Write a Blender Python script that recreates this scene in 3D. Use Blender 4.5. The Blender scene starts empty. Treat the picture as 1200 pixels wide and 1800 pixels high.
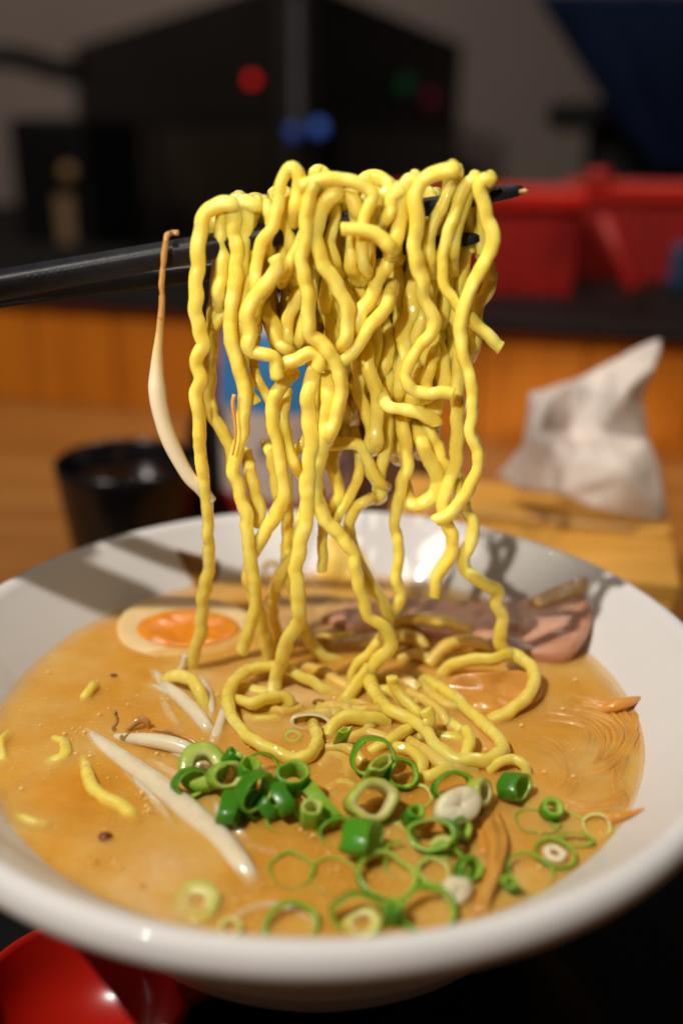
import bpy, bmesh, math, random
import numpy as np
from mathutils import Vector, Matrix, noise as mnoise
random.seed(7)
sc = bpy.context.scene
col = sc.collection

# ------------------------------------------------------------------ camera
FPX, PITCH, ROLL = 1700.0, math.radians(20.94), math.radians(0.70)
CAM = Vector((0.0053, -0.2228, 0.1251))
_cp, _sp = math.cos(PITCH), math.sin(PITCH)
FWD = Vector((0, _cp, -_sp)); _r = Vector((1, 0, 0)); _u = Vector((0, _sp, _cp))
RGT = _r*math.cos(ROLL) + _u*math.sin(ROLL); UPV = -_r*math.sin(ROLL) + _u*math.cos(ROLL)
cd = bpy.data.cameras.new('camera'); cam = bpy.data.objects.new('camera', cd); col.objects.link(cam)
M4 = Matrix((RGT, UPV, -FWD)).transposed().to_4x4(); M4.translation = CAM
cam.matrix_world = M4
cd.sensor_fit = 'VERTICAL'; cd.sensor_height = 36; cd.sensor_width = 24; cd.lens = FPX/50.0
cd.clip_start = 0.01; cd.clip_end = 50
cd.dof.use_dof = True; cd.dof.focus_distance = 0.240; cd.dof.aperture_fstop = 4.3
sc.camera = cam

# ------------------------------------------------------------------ world, view, lamps
w = bpy.data.worlds.new('World'); sc.world = w; w.use_nodes = True
bg = w.node_tree.nodes['Background']; bg.inputs[0].default_value = (1.0, 0.87, 0.76, 1); bg.inputs[1].default_value = 0.014
sc.view_settings.view_transform = 'Standard'; sc.view_settings.look = 'None'
sc.view_settings.exposure = 0.0; sc.view_settings.gamma = 1.0
sc.cycles.use_denoising = True
sc.cycles.max_bounces = 10; sc.cycles.transparent_max_bounces = 24
sc.cycles.sample_clamp_indirect = 6.0
sc.cycles.caustics_reflective = False; sc.cycles.caustics_refractive = False

def lamp(name, loc, target, power, size, color=(1, .86, .68), kind='AREA', spot=None):
    ld = bpy.data.lights.new(name, kind); ld.energy = power; ld.color = color
    if kind == 'AREA': ld.shape = 'DISK'; ld.size = size
    elif kind == 'SPOT':
        ld.shadow_soft_size = size; ld.spot_size = math.radians(spot); ld.spot_blend = .6
    else: ld.shadow_soft_size = size
    o = bpy.data.objects.new(name, ld); col.objects.link(o); o.location = loc
    o.rotation_euler = (Vector(target)-Vector(loc)).to_track_quat('-Z', 'Y').to_euler()
    return o
lamp('key_lamp', (-.53, -.38, 1.03), (0, .0, .02), 13.6, .032, (1, .93, .83))
lamp('front_spot_lamp', (-.28, -.80, .47), (.006, .012, .082), 30.0, .016, (1, .92, .78), 'SPOT', 9.4)
lamp('back_ceiling_lamp', (.10, .62, .95), (0, .02, 0), 1.0, .025, (1, .90, .78))
lamp('back_ceiling_lamp', (-.16, .70, .98), (0, .02, 0), .8, .02, (1, .90, .78))
lamp('small_ceiling_lamp', (.42, .20, 1.0), (0, 0, 0), .5, .025, (1, .90, .78))
lamp('counter_lamp', (.34, .16, .60), (.20, .45, -.04), 6.5, .05, (1, .82, .58), 'SPOT', 62)
lamp('counter_lamp', (-.30, .20, .60), (-.22, .50, -.06), 1.1, .05, (1, .80, .56), 'SPOT', 75)
lamp('wall_lamp', (-.9, 1.2, 1.2), (-.5, 2.9, .7), 5.6, .2, (1, .86, .78))

# ------------------------------------------------------------------ pixel helpers (photo pixels -> points on real planes)
def ray(x, y): return (FWD + RGT*((x-600)/FPX) - UPV*((y-900)/FPX))
def PZ(x, y, z):
    d = ray(x, y); return CAM + d*((z-CAM.z)/d.z)
def PY(x, y, yy):
    d = ray(x, y); return CAM + d*((yy-CAM.y)/d.y)
def dist(p): return (p-CAM).dot(FWD)
def px(p, n): return n*dist(p)/FPX          # n photo pixels at point p in metres
ZS = -0.0147                                  # broth surface
Y0 = 0.013                                    # plane of the lifted bundle
ZT = -0.080                                   # tray top
def SP(x, y, h=0.0): return PZ(x, y, ZS+h/1000.0)

# ------------------------------------------------------------------ objects
def tag(o, label=None, cat=None, group=None, kind=None):
    if label: o['label'] = label
    if cat: o['category'] = cat
    if group: o['group'] = group
    if kind: o['kind'] = kind
    return o
def empty(name, loc=(0, 0, 0)):
    o = bpy.data.objects.new(name, None); o.empty_display_size = .01; col.objects.link(o); o.location = loc; return o
def link(name, me, mat, parent=None, smooth=True):
    o = bpy.data.objects.new(name, me); col.objects.link(o)
    if mat is not None:
        me.materials.clear(); me.materials.append(mat)
    if smooth:
        me.polygons.foreach_set('use_smooth', [True]*len(me.polygons))
    if parent is not None:
        o.parent = parent
        o.matrix_parent_inverse = Matrix.Translation(-Vector(parent.location))
    return o
def mesh(name, verts, faces):
    me = bpy.data.meshes.new(name); me.from_pydata([tuple(v) for v in verts], [], faces); me.update(); return me
def bm_mesh(name, bm):
    me = bpy.data.meshes.new(name); bmesh.ops.recalc_face_normals(bm, faces=bm.faces); bm.to_mesh(me); bm.free(); return me

def catmull(P, n):
    P = [Vector(p) for p in P]
    if len(P) < 3: 
        return [P[0].lerp(P[1], i/(2*n)) for i in range(2*n+1)]
    Q = [P[0]*2-P[1]] + P + [P[-1]*2-P[-2]]
    out = []
    for i in range(1, len(Q)-2):
        a, b, c, d = Q[i-1:i+3]
        for k in range(n):
            t = k/n
            out.append(0.5*((2*b)+(c-a)*t+(2*a-5*b+4*c-d)*t*t+(3*b-a-3*c+d)*t**3))
    out.append(P[-1]); return out
def resample(P, step):
    s = [0.0]
    for a, b in zip(P, P[1:]): s.append(s[-1]+(b-a).length)
    L = s[-1]; n = max(4, int(L/step)); out = []; j = 0
    for i in range(n+1):
        t = L*i/n
        while j < len(s)-2 and s[j+1] < t: j += 1
        u = (t-s[j])/max(1e-9, s[j+1]-s[j]); out.append(P[j].lerp(P[j+1], min(1, u)))
    return out
def tube_geo(P, rad, sides=12, flat=1.0, power=2.0, cap=True, twist=0.0, tw0=0.0, verts=None, faces=None, rough=0.0, seed=0):
    """sweep: rad is a number or a function of 0..1"""
    verts = [] if verts is None else verts; faces = [] if faces is None else faces
    n = len(P); R = rad if callable(rad) else (lambda t: rad)
    T = []
    for i in range(n):
        t = P[min(n-1, i+1)]-P[max(0, i-1)]; T.append(t.normalized() if t.length > 1e-9 else Vector((0, 0, 1)))
    N = T[0].orthogonal().normalized(); Ns = [N]
    for i in range(1, n):
        N = Ns[-1]-T[i]*Ns[-1].dot(T[i]); N = N.normalized() if N.length > 1e-6 else T[i].orthogonal().normalized(); Ns.append(N)
    rings = []
    def ring(c, i, r):
        base = len(verts); B = T[i].cross(Ns[i]); a0 = tw0+twist*i/n
        for k in range(sides):
            a = 2*math.pi*k/sides; ca, sa = math.cos(a), math.sin(a)
            q = (abs(ca)**power+abs(sa)**power)**(-1/power)
            x, y = r*q*ca*flat, r*q*sa
            xx, yy = x*math.cos(a0)-y*math.sin(a0), x*math.sin(a0)+y*math.cos(a0)
            v = c+Ns[i]*xx+B*yy
            if rough: v += (v-c).normalized()*rough*mnoise.noise(v*420+Vector((seed*7.1, 0, 0)))
            verts.append(v)
        rings.append(base)
    if cap: ring(P[0]-T[0]*R(0)*.10, 0, R(0)*.78)
    for i in range(n): ring(P[i], i, R(i/(n-1)))
    if cap: ring(P[-1]+T[-1]*R(1)*.10, n-1, R(1)*.78)
    for a, b in zip(rings, rings[1:]):
        for k in range(sides):
            faces.append((a+k, a+(k+1) % sides, b+(k+1) % sides, b+k))
    faces.append(tuple(rings[0]+k for k in reversed(range(sides)))); faces.append(tuple(rings[-1]+k for k in range(sides)))
    return verts, faces
def lathe(prof, seg=96, wob=None):
    v, f = [], []
    for (r, z) in prof:
        for k in range(seg):
            a = 2*math.pi*k/seg; v.append((r*math.cos(a), r*math.sin(a), z))
    for i in range(len(prof)-1):
        for k in range(seg):
            a, b = i*seg+k, i*seg+(k+1) % seg; f.append((a, b, b+seg, a+seg))
    return v, f
def smoothprof(p, n=5): 
    return [(max(0, q.x), q.z) for q in catmull([Vector((r, 0, z)) for r, z in p], n)]
def box_bm(bm, c, s, M=None, bev=0.0):
    r = bmesh.ops.create_cube(bm, size=1.0); vs = r['verts']
    for v in vs: v.co = Vector((v.co.x*s[0], v.co.y*s[1], v.co.z*s[2]))+Vector(c)
    if bev:
        es = list({e for v in vs for e in v.link_edges})
        rb = bmesh.ops.bevel(bm, geom=es, offset=bev, segments=2, affect='EDGES', profile=.5)
        vs = list({v for f in rb['faces'] for v in f.verts} | {v for v in vs if v.is_valid})
    if M is not None:
        for v in vs:
            if v.is_valid: v.co = M @ v.co
def box(name, c, s, mat, parent=None, M=None, bev=0.0, smooth=False):
    bm = bmesh.new(); box_bm(bm, c, s, None, bev)
    if M is not None: bm.transform(M)
    return link(name, bm_mesh(name, bm), mat, parent, smooth)

# ------------------------------------------------------------------ materials
def mat(name):
    m = bpy.data.materials.new(name); m.use_nodes = True; nt = m.node_tree
    return m, nt, nt.nodes['Principled BSDF']
def nd(nt, t, **kw):
    n = nt.nodes.new(t)
    for k, v in kw.items():
        if k in n.inputs: n.inputs[k].default_value = v
        else: setattr(n, k, v)
    return n
def coords(nt, scale=1.0):
    tc = nt.nodes.new('ShaderNodeTexCoord'); mp = nt.nodes.new('ShaderNodeMapping')
    s = scale if hasattr(scale, '__len__') else (scale,)*3
    mp.inputs['Scale'].default_value = s; nt.links.new(tc.outputs['Object'], mp.inputs[0]); return mp.outputs[0]
def noise_ramp(nt, vec, scale, stops, detail=4.0, rough=.55):
    n = nd(nt, 'ShaderNodeTexNoise', Scale=scale, Detail=detail, Roughness=rough); nt.links.new(vec, n.inputs['Vector'])
    r = nt.nodes.new('ShaderNodeValToRGB'); e = r.color_ramp.elements
    while len(e) < len(stops): e.new(.5)
    for k, (p, c) in enumerate(stops): e[k].position = p; e[k].color = (*c, 1)
    nt.links.new(n.outputs[0], r.inputs[0]); return n, r
def bump(nt, b, vec, scale, strength, dist_=.001, detail=3.0):
    n = nd(nt, 'ShaderNodeTexNoise', Scale=scale, Detail=detail); nt.links.new(vec, n.inputs['Vector'])
    bp = nd(nt, 'ShaderNodeBump', Strength=strength, Distance=dist_); nt.links.new(n.outputs[0], bp.inputs['Height'])
    nt.links.new(bp.outputs[0], b.inputs['Normal']); return bp
def simple(name, c, rough=.5, vary=.12, scale=60, bmp=0.0, bscale=300, spec=.5, metal=0, sss=0, sssr=(1, .6, .3), sssd=.002, coat=0, dist_=.001, trans=0):
    m, nt, b = mat(name); v = coords(nt)
    lo = tuple(max(0, x*(1-vary)) for x in c); hi = tuple(min(1, x*(1+vary)) for x in c)
    _, r = noise_ramp(nt, v, scale, [(.3, lo), (.7, hi)]); nt.links.new(r.outputs[0], b.inputs['Base Color'])
    b.inputs['Roughness'].default_value = rough; b.inputs['Specular IOR Level'].default_value = spec; b.inputs['Metallic'].default_value = metal
    if sss:
        b.inputs['Subsurface Weight'].default_value = sss; b.inputs['Subsurface Radius'].default_value = sssr; b.inputs['Subsurface Scale'].default_value = sssd
    if coat: b.inputs['Coat Weight'].default_value = coat; b.inputs['Coat Roughness'].default_value = .06
    if trans: b.inputs['Transmission Weight'].default_value = trans
    if bmp: bump(nt, b, v, bscale, bmp, dist_)
    return m
def noodle_mat(name, c1, c2, c3):
    m, nt, b = mat(name); v = coords(nt)
    _, r = noise_ramp(nt, v, 130, [(.28, c1), (.52, c2), (.8, c3)], 5.0); nt.links.new(r.outputs[0], b.inputs['Base Color'])
    b.inputs['Roughness'].default_value = .42; b.inputs['Specular IOR Level'].default_value = .35
    b.inputs['Subsurface Weight'].default_value = .75; b.inputs['Subsurface Radius'].default_value = (1, .62, .12); b.inputs['Subsurface Scale'].default_value = .0042
    b.inputs['Coat Weight'].default_value = 1.0; b.inputs['Coat Roughness'].default_value = .03
    n1 = nd(nt, 'ShaderNodeTexNoise', Scale=700.0, Detail=2.0); nt.links.new(v, n1.inputs['Vector'])
    n2 = nd(nt, 'ShaderNodeTexNoise', Scale=180.0, Detail=2.0); nt.links.new(v, n2.inputs['Vector'])
    mx = nd(nt, 'ShaderNodeMath', operation='MULTIPLY_ADD'); mx.inputs[1].default_value = .35
    nt.links.new(n1.outputs[0], mx.inputs[0]); nt.links.new(n2.outputs[0], mx.inputs[2])
    bp = nd(nt, 'ShaderNodeBump', Strength=.6, Distance=.0004); nt.links.new(mx.outputs[0], bp.inputs['Height'])
    nt.links.new(bp.outputs[0], b.inputs['Normal'])
    n3 = nd(nt, 'ShaderNodeTexNoise', Scale=300.0, Detail=1.5); nt.links.new(v, n3.inputs['Vector'])
    bp2 = nd(nt, 'ShaderNodeBump', Strength=1.0, Distance=.0016); nt.links.new(n3.outputs[0], bp2.inputs['Height']); nt.links.new(bp2.outputs[0], b.inputs['Coat Normal'])
    b.inputs['Coat IOR'].default_value = 1.62
    return m
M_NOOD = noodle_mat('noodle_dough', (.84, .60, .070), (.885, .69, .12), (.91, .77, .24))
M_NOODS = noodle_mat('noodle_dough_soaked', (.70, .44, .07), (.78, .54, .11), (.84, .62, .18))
M_WHITE = simple('bowl_glaze', (.74, .725, .72), .35, .02, 30, .06, 140, .08, coat=.10, dist_=.0008)
M_BLACK = simple('black_lacquer', (.008, .008, .009), .12, .2, 40, .02, 60)
M_BLACKM = simple('black_matte', (.006, .005, .005), .6, .3, 40, spec=.2)
M_CUP = simple('black_cup_glaze', (.006, .006, .007), .22, .2, 40, .02, 80)
M_RED = simple('red_melamine', (.40, .010, .004), .25, .08, 40, .02, 80, coat=.3)
M_REDB = simple('red_plastic', (.27, .003, .0015), .5, .15, 30, .05, 60)
M_WALL = simple('wall_plaster', (.42, .34, .30), .85, .06, 3, .1, 40, .2)
M_OVEN = simple('dark_steel', (.014, .011, .009), .5, .2, 8, 0, 10, .2)
M_GLASSD = simple('dark_glass', (.024, .016, .009), .35, .4, 6, 0, 10, .2)
M_TRIM = simple('grey_trim', (.22, .20, .24), .4, .1, 8)
M_NAVY = simple('navy_cloth', (.005, .011, .034), .9, .35, 9, .2, 200, .1)
M_CHOP = simple('chopstick_lacquer', (.014, .014, .018), .42, .25, 200, .3, 700, .2, dist_=.0003)
M_SPROUT = simple('bean_sprout', (.84, .72, .52), .22, .12, 150, .2, 300, .5, sss=.6, sssr=(1, .75, .4), sssd=.005, coat=.5, dist_=.0004, trans=.06)
M_SPROUTB = simple('sprout_root', (.55, .29, .09), .25, .25, 250, .3, 500, .5, sss=.5, sssd=.001, coat=.4)
M_EGGW = simple('egg_white', (.86, .62, .30), .28, .07, 90, .08, 200, .5, sss=.6, sssr=(1, .7, .35), sssd=.003, coat=.3)
M_YOLK = simple('egg_yolk', (.90, .29, .012), .25, .2, 120, .3, 260, .4, sss=.6, sssr=(1, .35, .05), sssd=.004, coat=.25, dist_=.0005)
M_BAMBOO = simple('bamboo_shoot', (.68, .31, .05), .3, .18, 120, .4, 320, .5, sss=.5, sssr=(1, .5, .12), sssd=.002, coat=.25, dist_=.0005)
M_BAMBOOY = simple('pale_bamboo_shoot', (.84, .56, .10), .3, .1, 120, .2, 260, .5, sss=.6, sssr=(1, .6, .15), sssd=.003, coat=.4)
M_BAMBOO_SHADE = simple('shade_painted_bamboo', (.30, .13, .02), .4, .2, 120, .3, 260, .4)  # bamboo with the wall's shade painted into a darker brown base
M_MEATFAT = simple('pork_fat', (.58, .34, .12), .35, .25, 200, .4, 400, .4, sss=.4, sssd=.002, coat=.1)
M_TISSUE = simple('tissue_paper', (.82, .78, .76), .9, .03, 40, .25, 120, .1, trans=0)
M_FLAKE = simple('chilli_flake', (.16, .022, .008), .4, .4, 400)
M_DROP = simple('oil_droplet', (.92, .60, .22), .05, .1, 300, spec=.8, coat=1.0)
M_BLUED = simple('dark_blue_plastic', (.012, .04, .09), .5, .1, 20)
M_BLUE = simple('blue_plastic', (.045, .26, .62), .35, .05, 20)

def pork_mat():
    m, nt, b = mat('pork_meat'); v = coords(nt, (.6, 3.0, 2.0))
    _, r = noise_ramp(nt, v, 110, [(.25, (.53, .23, .13)), (.48, (.60, .29, .17)), (.62, (.64, .34, .20)), (.80, (.70, .44, .26))], 6)
    nt.links.new(r.outputs[0], b.inputs['Base Color']); b.inputs['Roughness'].default_value = .3
    b.inputs['Subsurface Weight'].default_value = .4; b.inputs['Subsurface Scale'].default_value = .002; b.inputs['Coat Weight'].default_value = .12; b.inputs['Coat Roughness'].default_value = .15
    bump(nt, b, v, 400, .6, .0006); return m
M_PORK = pork_mat()
def scallion_mat(name, outer, mid, inner):
    m, nt, b = mat(name); a = nd(nt, 'ShaderNodeAttribute', attribute_name='tone'); v = coords(nt, (1, 1, 1))
    n = nd(nt, 'ShaderNodeTexNoise', Scale=260.0, Detail=4.0); nt.links.new(v, n.inputs['Vector'])
    ad = nd(nt, 'ShaderNodeMath', operation='MULTIPLY_ADD'); ad.inputs[1].default_value = .5; nt.links.new(n.outputs[0], ad.inputs[0])
    sb = nd(nt, 'ShaderNodeMath', operation='SUBTRACT'); sb.inputs[1].default_value = .25
    nt.links.new(a.outputs['Fac'], ad.inputs[2]); nt.links.new(ad.outputs[0], sb.inputs[0])
    r = nt.nodes.new('ShaderNodeValToRGB'); e = r.color_ramp.elements; e.new(.5)
    for k, (p, c) in enumerate([(.08, outer), (.5, mid), (.9, inner)]): e[k].position = p; e[k].color = (*c, 1)
    nt.links.new(sb.outputs[0], r.inputs[0]); nt.links.new(r.outputs[0], b.inputs['Base Color'])
    b.inputs['Roughness'].default_value = .36; b.inputs['Specular IOR Level'].default_value = .35; b.inputs['Subsurface Weight'].default_value = .45
    b.inputs['Subsurface Radius'].default_value = (.6, 1, .2); b.inputs['Subsurface Scale'].default_value = .0025; b.inputs['Coat Weight'].default_value = .2; b.inputs['Coat Roughness'].default_value = .08
    bump(nt, b, v, 420, .6, .0004); return m
M_SC = {'dark': scallion_mat('scallion_dark_green', (.042, .20, .006), (.13, .36, .014), (.34, .52, .06)),
        'mid': scallion_mat('scallion_mid_green', (.07, .28, .010), (.22, .46, .03), (.48, .60, .12)),
        'light': scallion_mat('scallion_light_green', (.22, .42, .03), (.42, .55, .08), (.62, .64, .22)),
        'yellow': scallion_mat('scallion_yellow_green', (.40, .48, .06), (.60, .60, .16), (.72, .66, .30)),
        'white': scallion_mat('scallion_white', (.72, .64, .38), (.78, .70, .48), (.80, .70, .50))}
def wood_mat(name, c1, c2, c3, axis='Z', scale=1.0, rough=.4, seed=0.0):
    m, nt, b = mat(name); s = {'Z': (22, 22, 1.6), 'X': (1.6, 22, 22), 'Y': (22, 1.6, 22)}[axis]
    v = coords(nt, tuple(x*scale for x in s)); oi = nd(nt, 'ShaderNodeObjectInfo')
    ad = nd(nt, 'ShaderNodeVectorMath', operation='ADD'); cb = nd(nt, 'ShaderNodeCombineXYZ')
    ml = nd(nt, 'ShaderNodeMath', operation='MULTIPLY'); ml.inputs[1].default_value = 37.0
    nt.links.new(oi.outputs['Random'], ml.inputs[0])
    for k in range(3): nt.links.new(ml.outputs[0], cb.inputs[k])
    nt.links.new(v, ad.inputs[0]); nt.links.new(cb.outputs[0], ad.inputs[1])
    _, r = noise_ramp(nt, ad.outputs[0], 3.2, [(.25, c1), (.5, c2), (.75, c3)], 8, .6); nt.links.new(r.outputs[0], b.inputs['Base Color'])
    b.inputs['Roughness'].default_value = rough; bump(nt, b, ad.outputs[0], 9, .15); return m
M_WOOD = wood_mat('riser_wood', (.38, .098, .004), (.50, .150, .007), (.58, .195, .012), 'Z')
M_TABLE = wood_mat('table_wood', (.22, .080, .014), (.33, .130, .028), (.42, .19, .05), 'X', .6, .3)
M_BOXW = wood_mat('box_wood', (.56, .25, .035), (.68, .34, .060), (.74, .41, .09), 'X', 1.0, .35)
M_BROWN = wood_mat('dark_brown_wood', (.05, .022, .010), (.09, .04, .018), (.13, .06, .03), 'X')

def emit(name, c, s):
    m, nt, b = mat(name); b.inputs['Base Color'].default_value = (*c, 1); b.inputs['Emission Color'].default_value = (*c, 1); b.inputs['Emission Strength'].default_value = s; return m

# ------------------------------------------------------------------ setting: table, tray, riser, wall
tag(box('table', (0, .30, ZT-.022), (1.8, 1.5, .04), M_TABLE), 'warm brown wooden table under the tray', 'table', None, 'structure')
# riser wall of upright boards, turned a little
WL, WR = PZ(0, 530, 0.0), PZ(1200, 603, 0.0)
wd = (WR-WL); wd.z = 0; wlen = wd.length; wd.normalize(); wn = Vector((wd.y, -wd.x, 0))     # wn points to the viewer
def on_wall(s, off, z): return WL + wd*s + wn*off + Vector((0, 0, z))
riser = empty('counter_riser', on_wall(wlen/2, 0, ZT-.002)); tag(riser, 'upright wooden boards of the riser at the back of the table', 'riser', None, 'structure')
bw = .0735; rot = math.atan2(wd.y, wd.x)
k = -13
while k*bw < wlen+.45:
    c = on_wall((k+.5)*bw+.028, -.006, 0)
    box('board', (0, 0, 0), (bw-.0012, .012, .082), M_WOOD, riser, Matrix.Translation((c.x, c.y, -.041)) @ Matrix.Rotation(rot, 4, 'Z'), .0012)
    k += 1
c = on_wall(wlen/2, -.17, .0048)
tag(box('counter_ledge', (0, 0, 0), (2.2, .36, .0095), M_BLACKM, None, Matrix.Translation((c.x, c.y, .0055)) @ Matrix.Rotation(rot, 4, 'Z'), .002), 'black counter ledge on top of the wooden riser', 'counter', None, 'structure')
tag(box('back_wall', (0, 3.0, .6), (8, .1, 3.2), M_WALL), 'plain beige plaster wall far behind', 'wall', None, 'structure')
tag(box('back_counter', (.2, 1.9, -.09), (5, 2.0, .05), M_BLACKM), 'dark counter top behind the ledge', 'counter', None, 'structure')
# tray
bm = bmesh.new(); box_bm(bm, (0, 0, 0), (.44, .33, .0030), None, 0)
bmesh.ops.bevel(bm, geom=[e for e in bm.edges if abs(e.verts[0].co.z-e.verts[1].co.z) > .002], offset=.02, segments=6, affect='EDGES', profile=.5)
for v in bm.verts: v.co += Vector((.03, -.045, ZT-.0015))
tag(link('serving_tray', bm_mesh('serving_tray', bm), M_BLACK, None, False), 'black lacquer serving tray under the white bowl and red spoon', 'tray')

# ------------------------------------------------------------------ bowl
prof = [(.0, -.062), (.03, -.060), (.055, -.046), (.073, -.0265), (.083, -.0147), (.0905, -.0065), (.0955, -.0012), (.0978, .0012), (.1000, .0022), (.1022, .0012), (.1032, -.0018), (.1018, -.0050), (.0975, -.0082),
        (.090, -.0145), (.082, -.0225), (.0745, -.033), (.0705, -.0410)]
p2 = [(.0698, -.0418), (.0704, -.0428), (.0692, -.0440), (.0680, -.0448), (.064, -.053), (.055, -.063), (.044, -.0695), (.0415, -.072), (.0405, -.0798), (.0385, -.0800), (.0370, -.0790), (.036, -.072), (.018, -.070), (0, -.0698)]
v, f = lathe(smoothprof(prof, 5)+p2, 160)
me = mesh('ramen_bowl', v, f); bmx = bmesh.new(); bmx.from_mesh(me); bmesh.ops.remove_doubles(bmx, verts=bmx.verts, dist=1e-6); bmesh.ops.recalc_face_normals(bmx, faces=bmx.faces); bmx.to_mesh(me); bmx.free()
bowl = link('ramen_bowl', me, M_WHITE)
tag(bowl, 'wide white glazed bowl with thick rounded rim holding the noodle soup', 'bowl')

# ------------------------------------------------------------------ broth: stacked translucent sheets so things fade with depth
def broth_mat(name, alpha, amp, gloss=True):
    m, nt, b = mat(name); v = coords(nt)
    n1, r1 = noise_ramp(nt, v, 34, [(.26, (.78, .36, .036)), (.42, (.85, .455, .066)), (.56, (.88, .55, .14)), (.72, (.93, .68, .33))], 6, .6)
    g = nd(nt, 'ShaderNodeTexNoise', Scale=420.0, Detail=3.0); nt.links.new(v, g.inputs['Vector'])
    gr = nt.nodes.new('ShaderNodeValToRGB'); gr.color_ramp.elements[0].position = .62; gr.color_ramp.elements[1].position = .76
    nt.links.new(g.outputs[0], gr.inputs[0])
    mx = nd(nt, 'ShaderNodeMixRGB', blend_type='MIX'); mx.inputs[2].default_value = (.80, .55, .28, 1)
    ml = nd(nt, 'ShaderNodeMath', operation='MULTIPLY'); ml.inputs[1].default_value = .45
    nt.links.new(gr.outputs[0], ml.inputs[0]); nt.links.new(ml.outputs[0], mx.inputs[0]); nt.links.new(r1.outputs[0], mx.inputs[1])
    nt.links.new(mx.outputs[0], b.inputs['Base Color']); b.inputs['Roughness'].default_value = .17
    b.inputs['Specular IOR Level'].default_value = .45 if gloss else 0
    b.inputs['Subsurface Weight'].default_value = .0
    if alpha < 1:
        an = nd(nt, 'ShaderNodeTexNoise', Scale=60.0, Detail=5.0); nt.links.new(v, an.inputs['Vector'])
        ar = nd(nt, 'ShaderNodeMapRange'); ar.inputs[1].default_value = .3; ar.inputs[2].default_value = .7; ar.inputs[3].default_value = alpha-amp; ar.inputs[4].default_value = alpha+amp
        nt.links.new(an.outputs[0], ar.inputs[0]); nt.links.new(ar.outputs[0], b.inputs['Alpha'])
    if gloss:
        n2 = nd(nt, 'ShaderNodeTexNoise', Scale=75.0, Detail=5.0, Roughness=.6); nt.links.new(v, n2.inputs['Vector'])
        bp = nd(nt, 'ShaderNodeBump', Strength=.5, Distance=.0016); nt.links.new(n2.outputs[0], bp.inputs['Height']); nt.links.new(bp.outputs[0], b.inputs['Normal'])
    return m
def wall_r(z):   # inner radius of the bowl at height z near the broth line
    return .083 + (z-ZS)*1.02
def broth_sheet(z, extra=0.0):
    v, f = [], []; nr, na = 44, 128; v.append(Vector((0, 0, z)))
    for i in range(1, nr+1):
        r = (wall_r(z)+extra)*i/nr
        for k in range(na):
            a = 2*math.pi*k/na; p = Vector((r*math.cos(a), r*math.sin(a), z)); p.z += .00025*mnoise.noise(p*60)
            if i == nr and extra: p.z += .0005
            v.append(p)
    for k in range(na): f.append((0, 1+k, 1+(k+1) % na))
    for i in range(nr-1):
        for k in range(na):
            a = 1+i*na+k; b = 1+i*na+(k+1) % na; f.append((a, b, b+na, a+na))
    return v, f
broth = empty('broth', (0, 0, ZS)); tag(broth, 'creamy orange tan broth filling the white bowl', 'broth')
for z, al, am, gl in ((0, .42, .14, True), (-.0007, .42, .12, False), (-.0015, .5, .1, False), (-.0026, 1, 0, False)):
    v, f = broth_sheet(ZS+z, .0006 if z == 0 else 0)
    link('broth_layer' if z else 'broth_surface', mesh('broth_layer', v, f), broth_mat('broth_sheet', al, am, gl), broth)

# ------------------------------------------------------------------ noodles
def to_path(hang, d, soup, over, r, tuck=''):
    S = [SP(p[0], p[1], p[2] if len(p) > 2 else 1.0) for p in soup]
    H = []
    if hang:
        L = [0.0]
        for a, b in zip(hang, hang[1:]): L.append(L[-1]+math.hypot(a[0]-b[0], a[1]-b[1]))
        tot = L[-1]+(math.hypot(hang[-1][0]-soup[0][0], hang[-1][1]-soup[0][1]) if soup else 0)
        for p, l in zip(hang, L):
            dd = p[2] if len(p) > 2 else d; y = Y0+dd/1000
            if S:
                t = min(1, max(0, (l/tot-.35)/.65)); t = t*t*(3-2*t); y = y+(S[0].y-y)*t
            H.append(PY(p[0], p[1], y))
        if H and 's' in tuck and not over: H[0] = H[0]+Vector((0, .0065, -.001))
        if len(H) > 2 and 'e' in tuck and not S: H[-1] = H[-1]+Vector((0, .0065, 0))
        if over:
            p0 = H[0]; q = p0+Vector((0, .0075, -.003)); H = [q+Vector((.0008, .003, -.014)), q+Vector((0, .0015, -.005)), q*.5+p0*.5+Vector((0, 0, .0016))]+H
    return H+S
ncount = 0
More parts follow.
